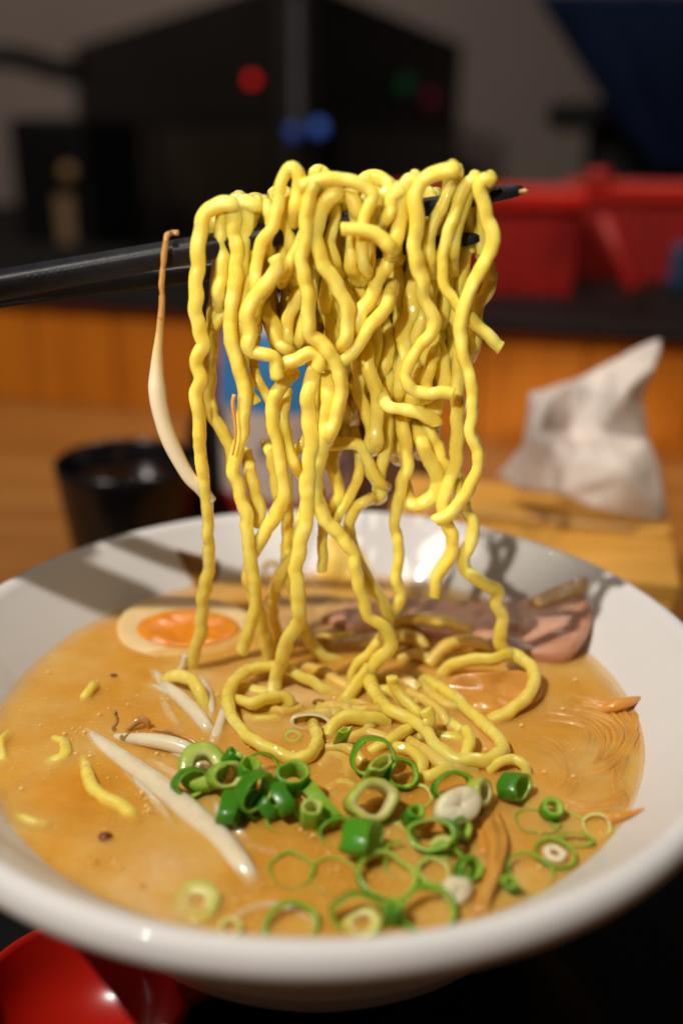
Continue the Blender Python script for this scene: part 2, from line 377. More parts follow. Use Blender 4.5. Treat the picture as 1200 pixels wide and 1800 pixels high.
def noodle(label, hang=(), d=0, soup=(), r=14.0, over=False, m=None, grp=None, wob=1.0, tuck='se'):
    global ncount; ncount += 1; sd = ncount
    P = to_path(list(hang), d, list(soup), over, r, tuck); C = catmull(P, 8)
    mid = P[len(P)//2]; R = px(mid, r*.79); C = resample(C, R*.34)
    n = len(C)
    for i in range(n):   # small irregularities of a machine cut wavy noodle
        a = C[i]*150+Vector((sd*3.7, 0, 0)); C[i] = C[i]+Vector((mnoise.noise(a), mnoise.noise(a+Vector((9, 0, 0))), .4*mnoise.noise(a+Vector((0, 9, 0)))))*R*.17*wob+Vector((mnoise.noise(a*2.3), mnoise.noise(a*2.3+Vector((5, 0, 0))), 0))*R*.09*wob
    ph = random.random()*9
    for i in range(1, n-1):   # crinkle
        tt = (C[i+1]-C[i-1]).normalized(); side = Vector((tt.z, 0, -tt.x)); dp = Vector((0, 1, 0)).cross(tt)
        q = i*.34/4.6*2*math.pi+ph+2.2*mnoise.noise(Vector((i*.03, sd*1.7, 0)))
        am = .145*wob*(.6+.8*abs(mnoise.noise(Vector((i*.025, sd*2.3, 5)))))
        a2 = sd*1.3+i*.02
        C2 = C[i]+(side*math.cos(a2)*math.sin(q)+tt.cross(side)*math.sin(a2)*math.sin(q))*R*am
        C[i] = C2
    rad = lambda t: R*(1+.10*mnoise.noise(Vector((t*n*.075, ph, sd)))+.07*mnoise.noise(Vector((t*n*.22, ph, sd))))
    v, f = tube_geo(C, rad, 14, 1.16, 2.6, True, random.uniform(-1, 1)*n*.022, random.uniform(0, 3), rough=R*.07, seed=sd)
    o = link('noodle', mesh('noodle', v, f), m or M_NOOD)
    tag(o, label, 'noodle', grp or ('noodles lying in the broth' if not hang else 'noodles lifted by the chopsticks')); return o

N = noodle
N('leftmost long lifted noodle running from the chopstick down past the egg into the broth',
  [(410,360),(390,358),(363,373),(352,403),(348,443),(346,483),(344,537),(350,577),(358,603),(348,622),(346,640),(353,668),(345,697),(350,730),(351,763),(351,793),(357,827),(359,860),(365,887),(365,920),(367,970),(367,1005),(358,1046),(355,1084),(353,1110),(345,1140)], -3, [(339,1166,1.5),(347,1185,-2.5)], over=True)
N('lifted noodle just right of the leftmost one with its cut end hanging over the egg',
  [(450,360),(430,355),(413,370),(412,403),(414,430),(417,457),(413,497),(406,537),(404,570),(408,607),(417,637),(424,660),(430,690),(428,720),(427,753),(421,780),(412,807),(411,830),(417,850),(422,873),(432,903),(434,937),(438,970),(444,1003),(448,1030),(450,1054),(440,1099),(425,1146)], -2, over=True, tuck='')
N('short lifted noodle between the two leftmost ones, shaded and joining its right neighbour',
  [(378,393),(380,417),(385,457),(383,497),(378,537),(373,575),(370,620),(369,653),(366,693),(371,723),(384,747),(398,770),(406,800),(409,833),(418,856),(428,880),(440,905),(452,915)], 3.5, over=True, r=13.5)
N('stub of noodle branching up right beside the blue canister top', [(448,535),(412,548),(393,556),(377,573),(366,592)], 3, r=13)
N('lifted noodle bending sharply at a cut corner above the white canister', [(463,362),(450,370),(442,382),(438,405),(443,432),(440,460),(437,485),(431,505),(427,540),(421,587),(423,620),(428,650),(433,675),(441,697),(449,708)], .5, over=True, tuck='')
N('noodle with the tall loop rising highest at the left of the bundle', [(515,400),(519,370),(524,340),(525,312),(511,295),(498,310),(492,337),(488,363),(484,388),(472,408),(459,428),(453,450),(450,477),(449,500),(443,525)], -5)
N('thick noodle hanging behind the tall left loop', [(520,345),(517,380),(509,420),(499,445),(487,470),(470,500),(455,530),(447,560),(444,590)], 1.5, r=14.5)
N('zigzag noodle in front with a blunt cut top end, left of the middle', [(483,452),(488,470),(478,488),(462,505),(445,530),(434,557),(440,588),(436,606),(442,620),(462,621),(482,628),(484,648),(488,664)], -8, r=14.5, tuck='')
N('noodle slanting right behind the zigzag noodle', [(462,520),(468,547),(480,570),(488,597),(503,613),(519,625)], 2)
N('short noodle piece lying crosswise where the strands gather', [(496,638),(521,633),(545,620),(560,631),(556,648)], -6, r=13.5, tuck='')
N('noodle over the stick whose front leg bends out to a rounded U in the middle', [(590,340),(575,352),(562,383),(557,413),(560,443),(569,467),(583,487),(600,517),(612,547),(611,577),(604,603),(599,622)], -6, over=True, r=14.5)
N('braided noodle slanting down left from the middle right of the bundle', [(687,437),(683,457),(668,483),(657,510),(646,533),(630,552),(625,580),(613,600)], -3, r=15)
N('second braided noodle coiling round the slanting one', [(694,500),(683,527),(673,547),(652,572),(633,602),(611,628),(590,640),(570,645)], -5, r=15)
N('lifted noodle running straight down the middle then curving right above the gathering', [(553,325),(544,343),(540,380),(537,420),(531,453),(534,483),(542,517),(543,553),(544,587),(557,597),(573,612),(587,635),(597,662),(600,690),(592,725),(583,760),(575,790)], -7, over=True, r=14.5)
N('noodle slanting down left from the middle top towards the zigzag noodle', [(548,375),(538,400),(528,425),(513,452),(503,480),(492,505)], -3, r=13)
N('shaded noodle behind the middle of the bundle slanting left', [(540,480),(527,510),(513,540),(504,570),(506,600),(516,625)], 3)
N('short shaded noodle dropping into the crosswise piece', [(547,525),(535,560),(527,593),(516,620)], 1.5, r=12)
N('deep shaded noodle slanting left behind the right braided one', [(622,410),(605,440),(588,470),(576,498),(570,530),(572,570)], 6)
N('deep shaded noodle hanging straight behind the middle opening', [(603,435),(608,483),(610,520),(603,560),(598,590)], 8)
N('broad flat noodle lying level along the top with a blunt left end', [(528,329),(550,321),(577,315),(610,317),(640,328),(656,343),(649,362),(640,387),(638,415),(637,443),(643,470),(652,490)], -7, r=14.5, tuck='e')
N('second level noodle lying just under the flat top one', [(535,352),(560,346),(590,344),(615,350),(628,372),(618,398)], -3, r=14)
N('small hump of noodle peeking over the top left of the flat one', [(545,330),(553,306),(563,301),(574,312),(580,335)], 4, r=12)
N('noodle hump over the stick right of the flat level one', [(622,335),(634,320),(653,312),(673,316),(687,330),(692,355)], 2, r=14)
N('stubby cut noodle pointing left in front of the bundle', [(601,403),(623,402),(650,409),(672,420),(684,436),(688,455)], -11, r=15, tuck='e')
N('narrow noodle loop behind the stubby cut one', [(682,330),(671,347),(667,377),(668,402)], -2, over=True, r=11.5)
N('noodle curling in front of the stick right of the stubby cut one', [(700,335),(689,345),(687,365),(680,385),(672,402)], -5, over=True, r=12.5)
N('noodle looping over the stick and falling beside the long right front one', [(728,318),(716,318),(707,337),(706,370),(700,403),(693,432),(690,460)], -4, over=True, r=15)
N('long front noodle right of the middle folding over itself and ending in a forward hook', [(797,299),(777,300),(753,312),(738,325),(730,350),(731,377),(730,410),(727,437),(733,462),(741,490),(742,517),(751,540),(764,563),(761,582),(743,602),(727,622),(715,645),(714,668),(727,686),(752,691),(775,689),(795,693)], -6, over=True, r=14.5, tuck='')
N('noodle dropping from the right top hump, just right of the long hooked one', [(803,305),(796,322),(784,347),(770,377),(757,403),(753,430),(757,460),(765,490)], -1, over=True, r=13.5)
N('noodle ending in the straight stub that points right above the napkin', [(835,318),(818,324),(808,350),(797,382),(786,413),(780,440),(777,475),(783,505),(800,532),(828,561),(857,590),(881,612)], -3, over=True, r=13.5, tuck='')
N('rightmost long front noodle curling back left at its cut end over the bowl wall', [(861,318),(851,316),(844,332),(848,357),(855,383),(864,412),(862,437),(850,462),(838,485),(824,513),(813,547),(810,587),(814,630),(823,655),(829,685),(830,720),(827,753),(833,780),(841,803),(835,833),(815,873),(792,900),(764,917)], -5, over=True, tuck='')
N('shaded lumpy noodle bulging out behind the rightmost long one', [(850,440),(857,470),(862,490),(853,515),(838,537),(834,570),(834,603),(828,637)], 5, r=15)
N('shaded right noodle hanging free with its cut end over the pork', [(815,560),(808,620),(806,653),(804,687),(803,720),(803,760),(803,793),(797,827),(786,853),(778,887),(782,915),(794,943),(793,970),(780,992),(766,1015),(763,1050)], 4, r=13.5, tuck='s')
N('rightmost noodle reaching down to the menma, then looping forward on the broth', [(800,830),(808,868),(818,897),(829,920),(828,950),(815,978),(817,1000),(835,1016),(857,1031),(874,1038),(871,1059),(883,1084),(880,1110),(877,1128)], 6, [(889,1146,6),(910,1154,6),(932,1170,5),(938,1192,4),(929,1219,3),(902,1245,1.5),(876,1260,0),(852,1274,-2.5)], r=12.5)
N('noodle arching left from the rightmost one over the menma', (), 0, [(772,1190,-2),(788,1172,2),(820,1161,5),(855,1159,6),(885,1154,6.5),(900,1150,6)], r=12.5)
N('long noodle left of the middle pair sweeping left, down behind the big loop', [(515,657),(491,683),(479,720),(481,753),(489,787),(493,817),(498,847),(497,873),(484,907),(463,940),(443,978),(437,1012),(443,1039),(455,1072),(465,1117)], -4, [(473,1158,1.5),(480,1185,-2.5)])
N('noodle parallel to the left sweeping one, joining the middle strand', [(500,690),(496,730),(503,770),(509,795),(519,820),(532,852)], -2, r=13)
N('straight middle noodle falling into the broth inside the big loop', [(556,640),(543,680),(541,720),(546,770),(544,820),(541,853),(540,887),(537,920),(529,953),(519,1000),(521,1024),(526,1065),(524,1092),(507,1121),(496,1159)], -5, [(485,1196,2),(473,1234,-2)], r=14.5)
N('longest noodle, snaking down right of the middle and turning back in a wide loop', [(571,640),(577,687),(574,727),(570,770),(560,807),(554,843),(558,880),(573,913),(597,940),(620,970),(625,1005),(636,1046),(648,1084),(676,1104),(687,1126),(680,1146),(660,1164)], -4, [(649,1187,3),(659,1219,2.5),(681,1245,2.5),(715,1262,2.5),(745,1281,2.5),(764,1309,2),(794,1333,1.5),(831,1339,1.5),(869,1331,1.5),(884,1318,1.5),(876,1299,1.5),(850,1273,1.2),(820,1245,1),(790,1219,.8),(760,1202,.2),(730,1190,-2)], r=13.5)
N('short dangling noodle with a rounded end in front of the yellow bamboo slice', [(562,870),(567,913),(567,953),(567,1003)], 5, r=10.5, tuck='s')
N('shaded noodle behind the straight middle one, landing right of it', [(498,840),(505,905),(506,947),(504,985),(512,1030),(525,1075),(535,1108),(549,1134)], 6, [(574,1156,.5),(600,1164,-2)], r=11.5)
N('noodle left of the straight middle one, slanting down left behind it', [(545,870),(530,925),(521,970),(499,998),(484,1033),(478,1065),(482,1100)], 2.5, [(487,1128,1),(492,1155,-3)], r=14)
N('shaded noodle at the left edge of the right rear cluster', [(625,560),(622,600),(629,647),(630,687),(642,723),(652,753),(650,787),(640,810)], 5)
N('brighter noodle in the right rear cluster above the dark gaps', [(645,600),(645,637),(654,670),(664,695),(664,720),(661,750),(662,775),(657,805)], 1.5)
N('noodle curling level to the right under the forward hook', [(668,690),(683,715),(710,719),(737,727),(761,737),(768,748)], -3, r=12.5, tuck='s')
N('short noodle link between the hook and the level curl', [(775,590),(757,640),(748,668),(752,697),(741,716)], 2, r=12)
N('shaded noodle left of centre in the right rear cluster, ending in a drip shape', [(690,640),(678,690),(676,720),(682,760),(674,807),(664,847),(668,880)], 7)
N('shaded noodle falling straight from the rear cluster onto the long snaking one', [(705,720),(708,753),(712,787),(716,813),(707,850),(699,882),(693,913),(697,940),(701,970),(696,1016),(704,1042),(699,1064),(682,1080),(679,1104)], 5, r=12.5)
N('shaded noodle curling down from the rear cluster and joining the snaking one', [(664,884),(643,880),(624,893),(614,918),(616,950),(627,980),(640,1010),(660,1042),(678,1072),(679,1100),(660,1138),(634,1162)], 6, [(621,1182,2),(622,1203,-1.5)], r=12)
N('noodle slanting down left just beside the snaking one', (), 0, [(650,1172,5),(632,1196,2.5),(613,1222,1),(599,1242,-2)], r=13)
N('loop of shaded noodle reaching right over the brown gap', [(570,782),(585,782),(607,779),(630,783),(641,797),(651,820),(666,845),(680,870)], 4, r=12.5)
N('shaded noodle slanting down left between the brown gaps', [(634,800),(630,833),(617,867),(601,896),(585,920),(575,935)], 5, r=12)
N('bulging shaded noodle left of the brown gaps', [(585,790),(584,820),(593,845),(594,868),(583,893),(572,915)], 6, r=14)
N('shaded noodle forming the round U at the bottom of the rear cluster', [(735,745),(740,770),(752,807),(765,830),(768,853),(758,874),(738,886),(720,882),(712,862)], 5.5, r=14)
N('shaded noodle at the right of the rear cluster running down to the U', [(745,720),(751,753),(764,777),(778,813),(786,845),(770,870)], 7, r=13)
N('shaded noodle drooping in small steps at the cluster bottom left', [(620,760),(640,815),(663,848),(672,872),(668,893)], 7.5, r=11)
N('pale stub of noodle seen through the gap behind the left sweep', [(500,800),(520,793),(534,775),(545,762)], 4, r=10.5, tuck='s')
N('shaded noodle end poking out left behind the sweeping noodle', [(462,785),(475,795),(482,830),(488,870),(497,900)], 5.5, r=11)
N('noodle behind the left leg crossing the blue canister', [(442,640),(452,665),(466,690),(478,712),(488,745)], 4, r=11)
N('noodle end hanging at the lower right of the second noodle', [(428,800),(441,840),(451,872),(458,905),(446,922)], 2, r=12, tuck='s')
for lab, pts in (('short noodle loop over the stick right beside the leftmost long noodle', [(392,372),(388,400),(392,440),(390,480),(384,520),(382,560)]),
                 ('short noodle loop over the stick between the second noodle and the bent one', [(432,362),(436,395),(430,430),(428,470),(418,510)]),
                 ('short noodle loop over the stick left of the tall loop', [(468,368),(476,395),(470,430),(478,460)]),
                 ('short noodle loop over the stick behind the tall loop', [(505,352),(500,390),(512,430),(520,470),(514,512)]),
                 ('short noodle loop over the stick under the flat level noodle', [(585,345),(590,380),(580,420),(588,455),(598,484)]),
                 ('short noodle loop over the stick left of the stubby cut one', [(618,348),(626,380),(618,430),(616,465),(628,500)]),
                 ('short noodle loop over the stick just behind the stubby cut one', [(655,348),(660,385),(652,430),(648,470),(640,500)]),
                 ('short noodle loop over the stick left of the last long noodle', [(822,332),(814,365),(803,400),(797,440),(802,484)])):
    N(lab, pts, -1.2, over=True, r=13.5)
# rear strands: nothing tells these apart
random.seed(21)
for x in (405, 445, 485, 515, 545, 585, 572, 645, 675, 690, 710, 738, 752, 430, 470, 500, 535, 600, 618, 662, 698, 728, 764, 455, 520, 548, 575, 592, 630, 652, 668, 688, 706, 722, 742, 760, 778, 796, 640, 700, 735, 770, 560, 610, 680, 715, 750):
    yend = random.randint(600, 690) if x < 560 else random.randint(700, 850)
    if x > 765: yend = random.randint(600, 720)
    pts, y, ph = [], 345+random.randint(-15, 15), random.random()*6
    while y < yend:
        pts.append((x+13*math.sin(y/37+ph)+random.uniform(-5, 5), y)); y += 32
    N('shaded noodle at the back of the lifted bundle, mostly hidden by the front ones', pts, random.uniform(7, 15), grp='hidden noodles at the back of the bundle', r=random.uniform(15, 18), m=M_NOOD)
N('tapering noodle sheet behind the lower chopstick tip at the right', [(838,335),(832,370),(825,410),(816,450),(808,500),(800,560),(796,620),(788,670)], 8, r=17)
N('short noodle behind the right end of the stick, left of the last long one', [(815,400),(800,440),(790,480),(784,520),(778,560),(774,610)], 7, r=15)
# on the broth
N('short arched noodle on the broth under the egg, at the foot of the leftmost one', (), 0, [(288,1198,0),(300,1190,2),(318,1189,3.5),(337,1195,3.5),(350,1213,2.5),(358,1234,0),(364,1255,-3)], r=12.5)
N('big open noodle loop lying left of the middle on the broth', (), 0, [(598,1232,-3),(562,1207,1),(525,1186,3.5),(499,1174,4.5),(469,1171,4.5),(435,1178,4),(410,1200,3.5),(400,1226,3),(409,1260,2),(431,1290,2),(461,1311,2),(495,1326,1.5),(522,1334,1),(546,1325,1.5),(558,1303,1.5),(555,1284,1),(548,1268,-2)], r=13)
N('curled noodle lying inside the big open loop', (), 0, [(412,1228,1),(442,1236,2.5),(472,1228,3),(497,1226,2.5),(508,1236,1),(488,1246,-1.5)], r=12.5)
N('nearly sunken noodle inside the big open loop', (), 0, [(418,1209,-1.0),(450,1214,-0.5),(478,1222,-1.0)], r=12)
N('sunken noodle edge below the big open loop', (), 0, [(430,1266,-2.0),(470,1268,-1.4),(505,1262,-2.0)], r=12)
N('level noodle with a glinting bend in the middle of the broth', (), 0, [(578,1296,-1),(589,1272,1),(605,1262,2),(632,1261,2),(660,1263,1.5),(686,1272,-.5)], r=13.5)
N('noodle standing up with its blunt end right of the snaking one', (), 0, [(689,1190,9),(691,1202,7),(702,1221,4.5),(719,1239,3),(738,1256,1.5),(752,1272,-2)], r=11)
N('frayed noodle stub crossing the long noodle in the middle', (), 0, [(748,1247,7),(755,1262,5),(749,1280,3),(742,1298,0)], r=12.5)
N('noodle tucked under the snaking one beside the raised end', (), 0, [(655,1228,-1),(672,1216,1),(692,1218,1.5),(708,1236,0)], r=13)
N('noodle slanting left out of the middle of the tangle', (), 0, [(735,1270,.5),(705,1289,1.2),(678,1305,1),(650,1322,-1)], r=12.5)
N('noodle end standing inside the wide loop', (), 0, [(818,1280,4),(825,1300,3),(820,1322,2),(806,1340,0)], r=12)
N('sunken noodle crossing inside the wide loop', (), 0, [(762,1260,-0.7),(790,1270,-0.4),(812,1288,-0.8)], r=13)
N('sunken noodle lower inside the wide loop', (), 0, [(768,1292,-1.0),(800,1298,-0.6),(815,1305,-1.5)], r=12)
N('curved noodle below the wide loop, above the open green ring', (), 0, [(692,1312,.3),(724,1321,1),(742,1342,.8),(740,1362,-1.5)], r=12)
N('noodle sinking in at the left of the white scallion slice', (), 0, [(740,1370,-1),(760,1362,.6),(788,1354,.6),(830,1348,-.6)], r=12)
N('noodle arching at the right end of the tangle beside a green ring', (), 0, [(858,1356,-.5),(876,1342,1.6),(899,1334,2.2),(918,1344,1.6),(926,1364,-1)], r=12)
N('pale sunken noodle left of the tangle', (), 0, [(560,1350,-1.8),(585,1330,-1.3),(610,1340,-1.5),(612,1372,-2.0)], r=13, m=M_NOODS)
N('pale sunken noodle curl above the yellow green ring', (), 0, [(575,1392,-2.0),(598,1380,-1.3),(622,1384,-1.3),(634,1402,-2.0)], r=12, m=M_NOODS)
N('tiny noodle tip poking out of the broth at far left', (), 0, [(166,1204,0.5),(160,1212,0.5),(152,1224,-0.2),(147,1236,-2.0)], r=11)
N('curled noodle tip in the left of the broth', (), 0, [(97,1300,-1.0),(112,1304,-0.2),(116,1322,0.0),(107,1334,-0.4),(84,1342,-1.6)], r=11)
N('thick wavy noodle lying half sunken at the lower left of the broth', (), 0, [(148,1338,-2.0),(153,1358,-0.3),(162,1383,0.0),(182,1402,0.0),(210,1416,-0.2),(228,1430,-0.4),(240,1446,-2.0)], r=14)
N('noodle bit at the left rim of the broth', (), 0, [(14,1290,-1.5),(2,1306,-0.4),(4,1332,-0.8),(12,1345,-2.0)], r=10)
N('nearly sunken noodle bit low at the left of the broth', (), 0, [(30,1436,-1.8),(55,1444,-0.9),(84,1452,-1.8)], r=11)
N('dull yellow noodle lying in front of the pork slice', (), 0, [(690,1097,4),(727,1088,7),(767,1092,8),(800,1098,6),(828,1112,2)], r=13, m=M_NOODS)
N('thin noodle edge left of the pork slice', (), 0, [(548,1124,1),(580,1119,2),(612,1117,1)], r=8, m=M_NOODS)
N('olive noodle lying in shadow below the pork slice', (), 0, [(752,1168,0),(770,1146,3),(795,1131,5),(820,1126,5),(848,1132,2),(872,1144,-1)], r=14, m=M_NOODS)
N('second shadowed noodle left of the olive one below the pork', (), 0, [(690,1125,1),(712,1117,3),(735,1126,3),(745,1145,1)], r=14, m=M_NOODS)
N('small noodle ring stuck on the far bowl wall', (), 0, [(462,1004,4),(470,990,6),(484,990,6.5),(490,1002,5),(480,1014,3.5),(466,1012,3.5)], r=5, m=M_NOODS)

for lab, pts in (('sunken noodle right of the big loop and left of the tall middle one', [(560,1245,-.8),(590,1256,-.2),(622,1240,-.3),(650,1248,-1)]),
                 ('sunken noodle arc between the big loop and the level noodle', [(520,1270,-.9),(560,1256,-.1),(592,1262,-.9)]),
                 ('sunken noodle crossing under the snaking noodle foot', [(640,1290,-.6),(668,1262,.3),(712,1244,.2),(742,1232,-.8)]),
                 ('sunken noodle curl at the upper right of the tangle', [(742,1200,-.6),(765,1226,.4),(798,1243,.2),(826,1238,-.8)]),
                 ('sunken noodle behind the raised blunt one', [(640,1200,-.8),(672,1190,.5),(712,1196,.4),(736,1212,-.7)]),
                 ('sunken noodle below the level noodle in the middle', [(610,1302,-1),(640,1290,-.1),(676,1298,-.2),(700,1320,-1)]),
                 ('sunken noodle at the lower left inside of the big loop', [(448,1252,-1),(474,1246,-.2),(502,1254,-.3),(528,1246,-1)]),
                 ('pale noodle lying across the middle of the tangle', [(596,1236,-.5),(628,1250,1),(664,1248,1.6),(700,1260,1),(724,1282,-.6)]),
                 ('pale noodle end curling above the level noodle', [(560,1252,-.8),(588,1240,.6),(612,1248,.8),(624,1264,-.6)]),
                 ('pale noodle bowing under the wide loop bottom', [(716,1300,-.6),(748,1322,.6),(790,1350,.4),(836,1356,-.8)]),
                 ('pale noodle behind the frayed stub', [(720,1218,-.5),(748,1232,1),(772,1250,1),(790,1276,-.6)]),
                 ('pale noodle left of the arched green ring', [(566,1318,-.8),(596,1312,.4),(622,1322,.4),(640,1344,-.8)]),
                 ('sunken noodle in the shade behind the noodle arch', [(700,1160,-.5),(730,1150,1),(762,1160,1),(790,1156,-.5)]),
                 ('sunken noodle behind the foot of the straight middle one', [(528,1172,-.8),(560,1178,.3),(590,1196,.2),(618,1214,-1)])):
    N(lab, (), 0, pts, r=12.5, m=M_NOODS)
# ------------------------------------------------------------------ chopsticks
def stick(label, pts, w0, w1, y_tip, y_end):
    t = empty('chopstick'); A = PY(*pts[0], y_tip); B = PY(*pts[1], y_end)
    B = A+(B-A)*1.75; L = (B-A).length; n = 60; d = (B-A)/L
    up = Vector((0, -.35, 1)); up = (up-d*up.dot(d)).normalized(); sd = d.cross(up)
    t.location = A; verts, faces = [], []
    prof_ = [(math.cos(a), math.sin(a)) for a in [2*math.pi*(k+.5)/16 for k in range(16)]]
    for i in range(n+1):
        s = i/n; w_ = (w0+(w1-w0)*s)/2*(.55 if i == 0 else (.9 if i == 1 else 1)); p = A.lerp(B, s*s*.6+s*.4)
        pw = 5.0
        for ca, sa in prof_:
            q = (abs(ca)**pw+abs(sa)**pw)**(-1/pw); verts.append(p+(up*sa*q+sd*ca*q)*w_)
    for i in range(n):
        for k in range(16): a, b = i*16+k, i*16+(k+1) % 16; faces.append((a, b, b+16, a+16))
    faces.append(tuple(reversed(range(16)))); faces.append(tuple(range(n*16, n*16+16)))
    link('shaft', mesh('shaft', verts, faces), M_CHOP, t)
    # raised scale grip pattern near the tip, on the upper and viewer sides
    v, f = [], []
    for i in range(4, 130):
        s = i/150*.62; w_ = (w0+(w1-w0)*s)/2; p = A.lerp(B, s)
        for face, (a, b) in enumerate(((up, sd), (-sd, up), (sd, up))):
            for j in (-1, 0, 1):
                off = .5 if i % 2 else 0
                c = p+a*(w_*.985)+b*(w_*.54*(j+off*.9)*.8); l, wd_, h = L*.0021, w_*.26, w_*.14
                base = len(v)
                v += [c-d*l-b*wd_, c+d*l-b*wd_, c+d*l+b*wd_, c-d*l+b*wd_, c-d*l*.2-b*wd_*.5+a*h, c+d*l*.7-b*wd_*.5+a*h, c+d*l*.7+b*wd_*.5+a*h, c-d*l*.2+b*wd_*.5+a*h]
                f += [tuple(base+q for q in fc) for fc in ((4, 5, 6, 7), (0, 1, 5, 4), (1, 2, 6, 5), (2, 3, 7, 6), (3, 0, 4, 7))]
    g = link('grip_texture', mesh('grip_texture', v, f), M_CHOP, t, False); g['kind'] = 'stuff'
    tag(t, label, 'chopstick', 'chopsticks lifting the noodles'); return t
stick('upper black chopstick with dimpled grip, its tip poking out at the right', [(918, 333), (0, 501)], .0027, .0078, Y0+.0015, Y0-.001)
stick('lower black chopstick mostly hidden behind the noodles, under the other one', [(842, 418), (0, 517)], .0026, .0078, Y0+.004, Y0+.020)
v, f = tube_geo([PY(914, 337, Y0), PY(922, 335, Y0-.001), PY(929, 337, Y0)], lambda t: .0006*(1-.5*t), 8)
tag(link('broth_drip', mesh('broth_drip', v, f), M_MEATFAT), 'tiny broth drip on the tip of the upper chopstick', 'drip')

# ------------------------------------------------------------------ hand holding the chopsticks, at the left of the frame
def skinned(name, verts, edges, radii, m, root=0, sub=2):
    me = bpy.data.meshes.new(name); me.from_pydata([tuple(v) for v in verts], edges, [])
    o = link(name, me, m, None, False); md = o.modifiers.new('skin', 'SKIN'); md.use_smooth_shade = True
    for k, r in enumerate(radii):
        sv = me.skin_vertices[0].data[k]; sv.radius = (r, r); sv.use_root = (k == root)
    sb = o.modifiers.new('sub', 'SUBSURF'); sb.levels = sb.render_levels = sub
    return o
M_SKIN = simple('skin', (.58, .32, .20), .45, .1, 60, .25, 300, .4, sss=.3, sssr=(1, .4, .2), sssd=.004)
gx = -.128
gu = PY(0, 507, Y0-.001); gl = PY(0, 531, Y0+.020)
GA = PY(918, 333, Y0+.0015); GB = PY(842, 418, Y0+.004)
def su(x): t = (x-GA.x)/(gu.x-GA.x); return GA.lerp(gu, t)
def sl(x): t = (x-GB.x)/(gl.x-GB.x); return GB.lerp(gl, t)
wrist = Vector((-.300, -.005, .050)); fore = Vector((-.42, -.03, .030)); elbow = Vector((-.62, -.10, .000)); palm = Vector((-.245, .006, .066))
hv = [palm, wrist, fore, elbow]; he = [(0, 1), (1, 2), (2, 3)]; hr = [.027, .024, .031, .040]
def finger(pts, rs, base=0):
    prev = base
    for p, r in zip(pts, rs):
        hv.append(Vector(p)); hr.append(r); he.append((prev, len(hv)-1)); prev = len(hv)-1
u1, u2, l1, l2 = su(-.103), su(-.143), sl(-.103), sl(-.143)
finger([(-.205, -.010, .088), (-.165, u2.y-.006, u2.z+.018), (-.135, u1.y-.004, u1.z+.014), u1+Vector((0, -.001, .0115))], [.0135, .0095, .0085, .0072])
finger([(-.200, .008, .090), (-.165, u2.y+.018, u2.z+.016), (-.138, u1.y+.016, u1.z+.006), (-.112, (u1.y+l1.y)/2+.003, u1.z+.001)], [.0135, .0095, .0085, .0072])
finger([(-.205, .026, .084), (-.172, l2.y+.020, l2.z+.010), (-.140, l1.y+.018, l1.z+.002), (-.118, l1.y+.006, l1.z-.009)], [.013, .009, .008, .007])
finger([(-.215, .042, .074), (-.185, .058, .070), (-.160, .056, .056), (-.150, .046, .048)], [.012, .0082, .0074, .0064])
finger([(-.222, -.026, .066), (-.188, u2.y-.026, .076), (-.160, u2.y-.017, u2.z-.004), (-.136, u1.y-.012, u1.z-.002)], [.0145, .0115, .0095, .0082])
hand = skinned('hand', hv, he, hr, M_SKIN)
tag(hand, 'right hand gripping the black chopsticks at the left edge of the frame', 'hand')
# ------------------------------------------------------------------ bean sprouts
def sprout(label, P, radf, m=M_SPROUT, root=None, rootr=1.0, name='bean_sprout', grp='bean sprouts in the soup'):
    P = [p if p.z > .01 else p-Vector((0, 0, .0017)) for p in P]
    C = resample(catmull(P, 8), .0007); n = len(C)
    sd = random.random()*50
    v, f = tube_geo(C, lambda t: radf(t)*(1+.06*mnoise.noise(Vector((t*7, sd, 0)))), 12, 1.0, 2.0, True)
    o = link(name, mesh(name, v, f), m); tag(o, label, 'bean sprout', grp)
    if root:
        C = resample(catmull(root, 8), .0006)
        v, f = tube_geo(C, lambda t: px(root[0], rootr)*(1+.25*mnoise.noise(Vector((t*14, sd, 3)))), 10, 1, 2, True, rough=.0002)
        link('root', mesh('root', v, f), M_SPROUTB, o)
    return o
def seq(pts, h=1.0): return [SP(p[0], p[1], p[2] if len(p) > 2 else h) for p in pts]
yh = Y0-.004
M_HANG, nt_, b_ = mat('hanging_sprout'); tc_ = nt_.nodes.new('ShaderNodeTexCoord'); sx_ = nt_.nodes.new('ShaderNodeSeparateXYZ'); mr_ = nt_.nodes.new('ShaderNodeMapRange')
nt_.links.new(tc_.outputs['Object'], sx_.inputs[0]); nz_ = nd(nt_, 'ShaderNodeTexNoise', Scale=260.0, Detail=4.0); nt_.links.new(tc_.outputs['Object'], nz_.inputs['Vector'])
ma_ = nd(nt_, 'ShaderNodeMath', operation='MULTIPLY_ADD'); ma_.inputs[1].default_value = .008; nt_.links.new(nz_.outputs[0], ma_.inputs[0]); nt_.links.new(sx_.outputs[2], ma_.inputs[2])
mr_.inputs[1].default_value = PY(280, 665, yh).z+.004; mr_.inputs[2].default_value = PY(280, 545, yh).z+.004; nt_.links.new(ma_.outputs[0], mr_.inputs[0])
rp_ = nt_.nodes.new('ShaderNodeValToRGB'); rp_.color_ramp.elements[0].color = (.84, .72, .53, 1); rp_.color_ramp.elements[1].color = (.52, .27, .08, 1); e_ = rp_.color_ramp.elements.new(.5); e_.color = (.74, .52, .22, 1)
nt_.links.new(mr_.outputs[0], rp_.inputs[0]); nt_.links.new(rp_.outputs[0], b_.inputs['Base Color'])
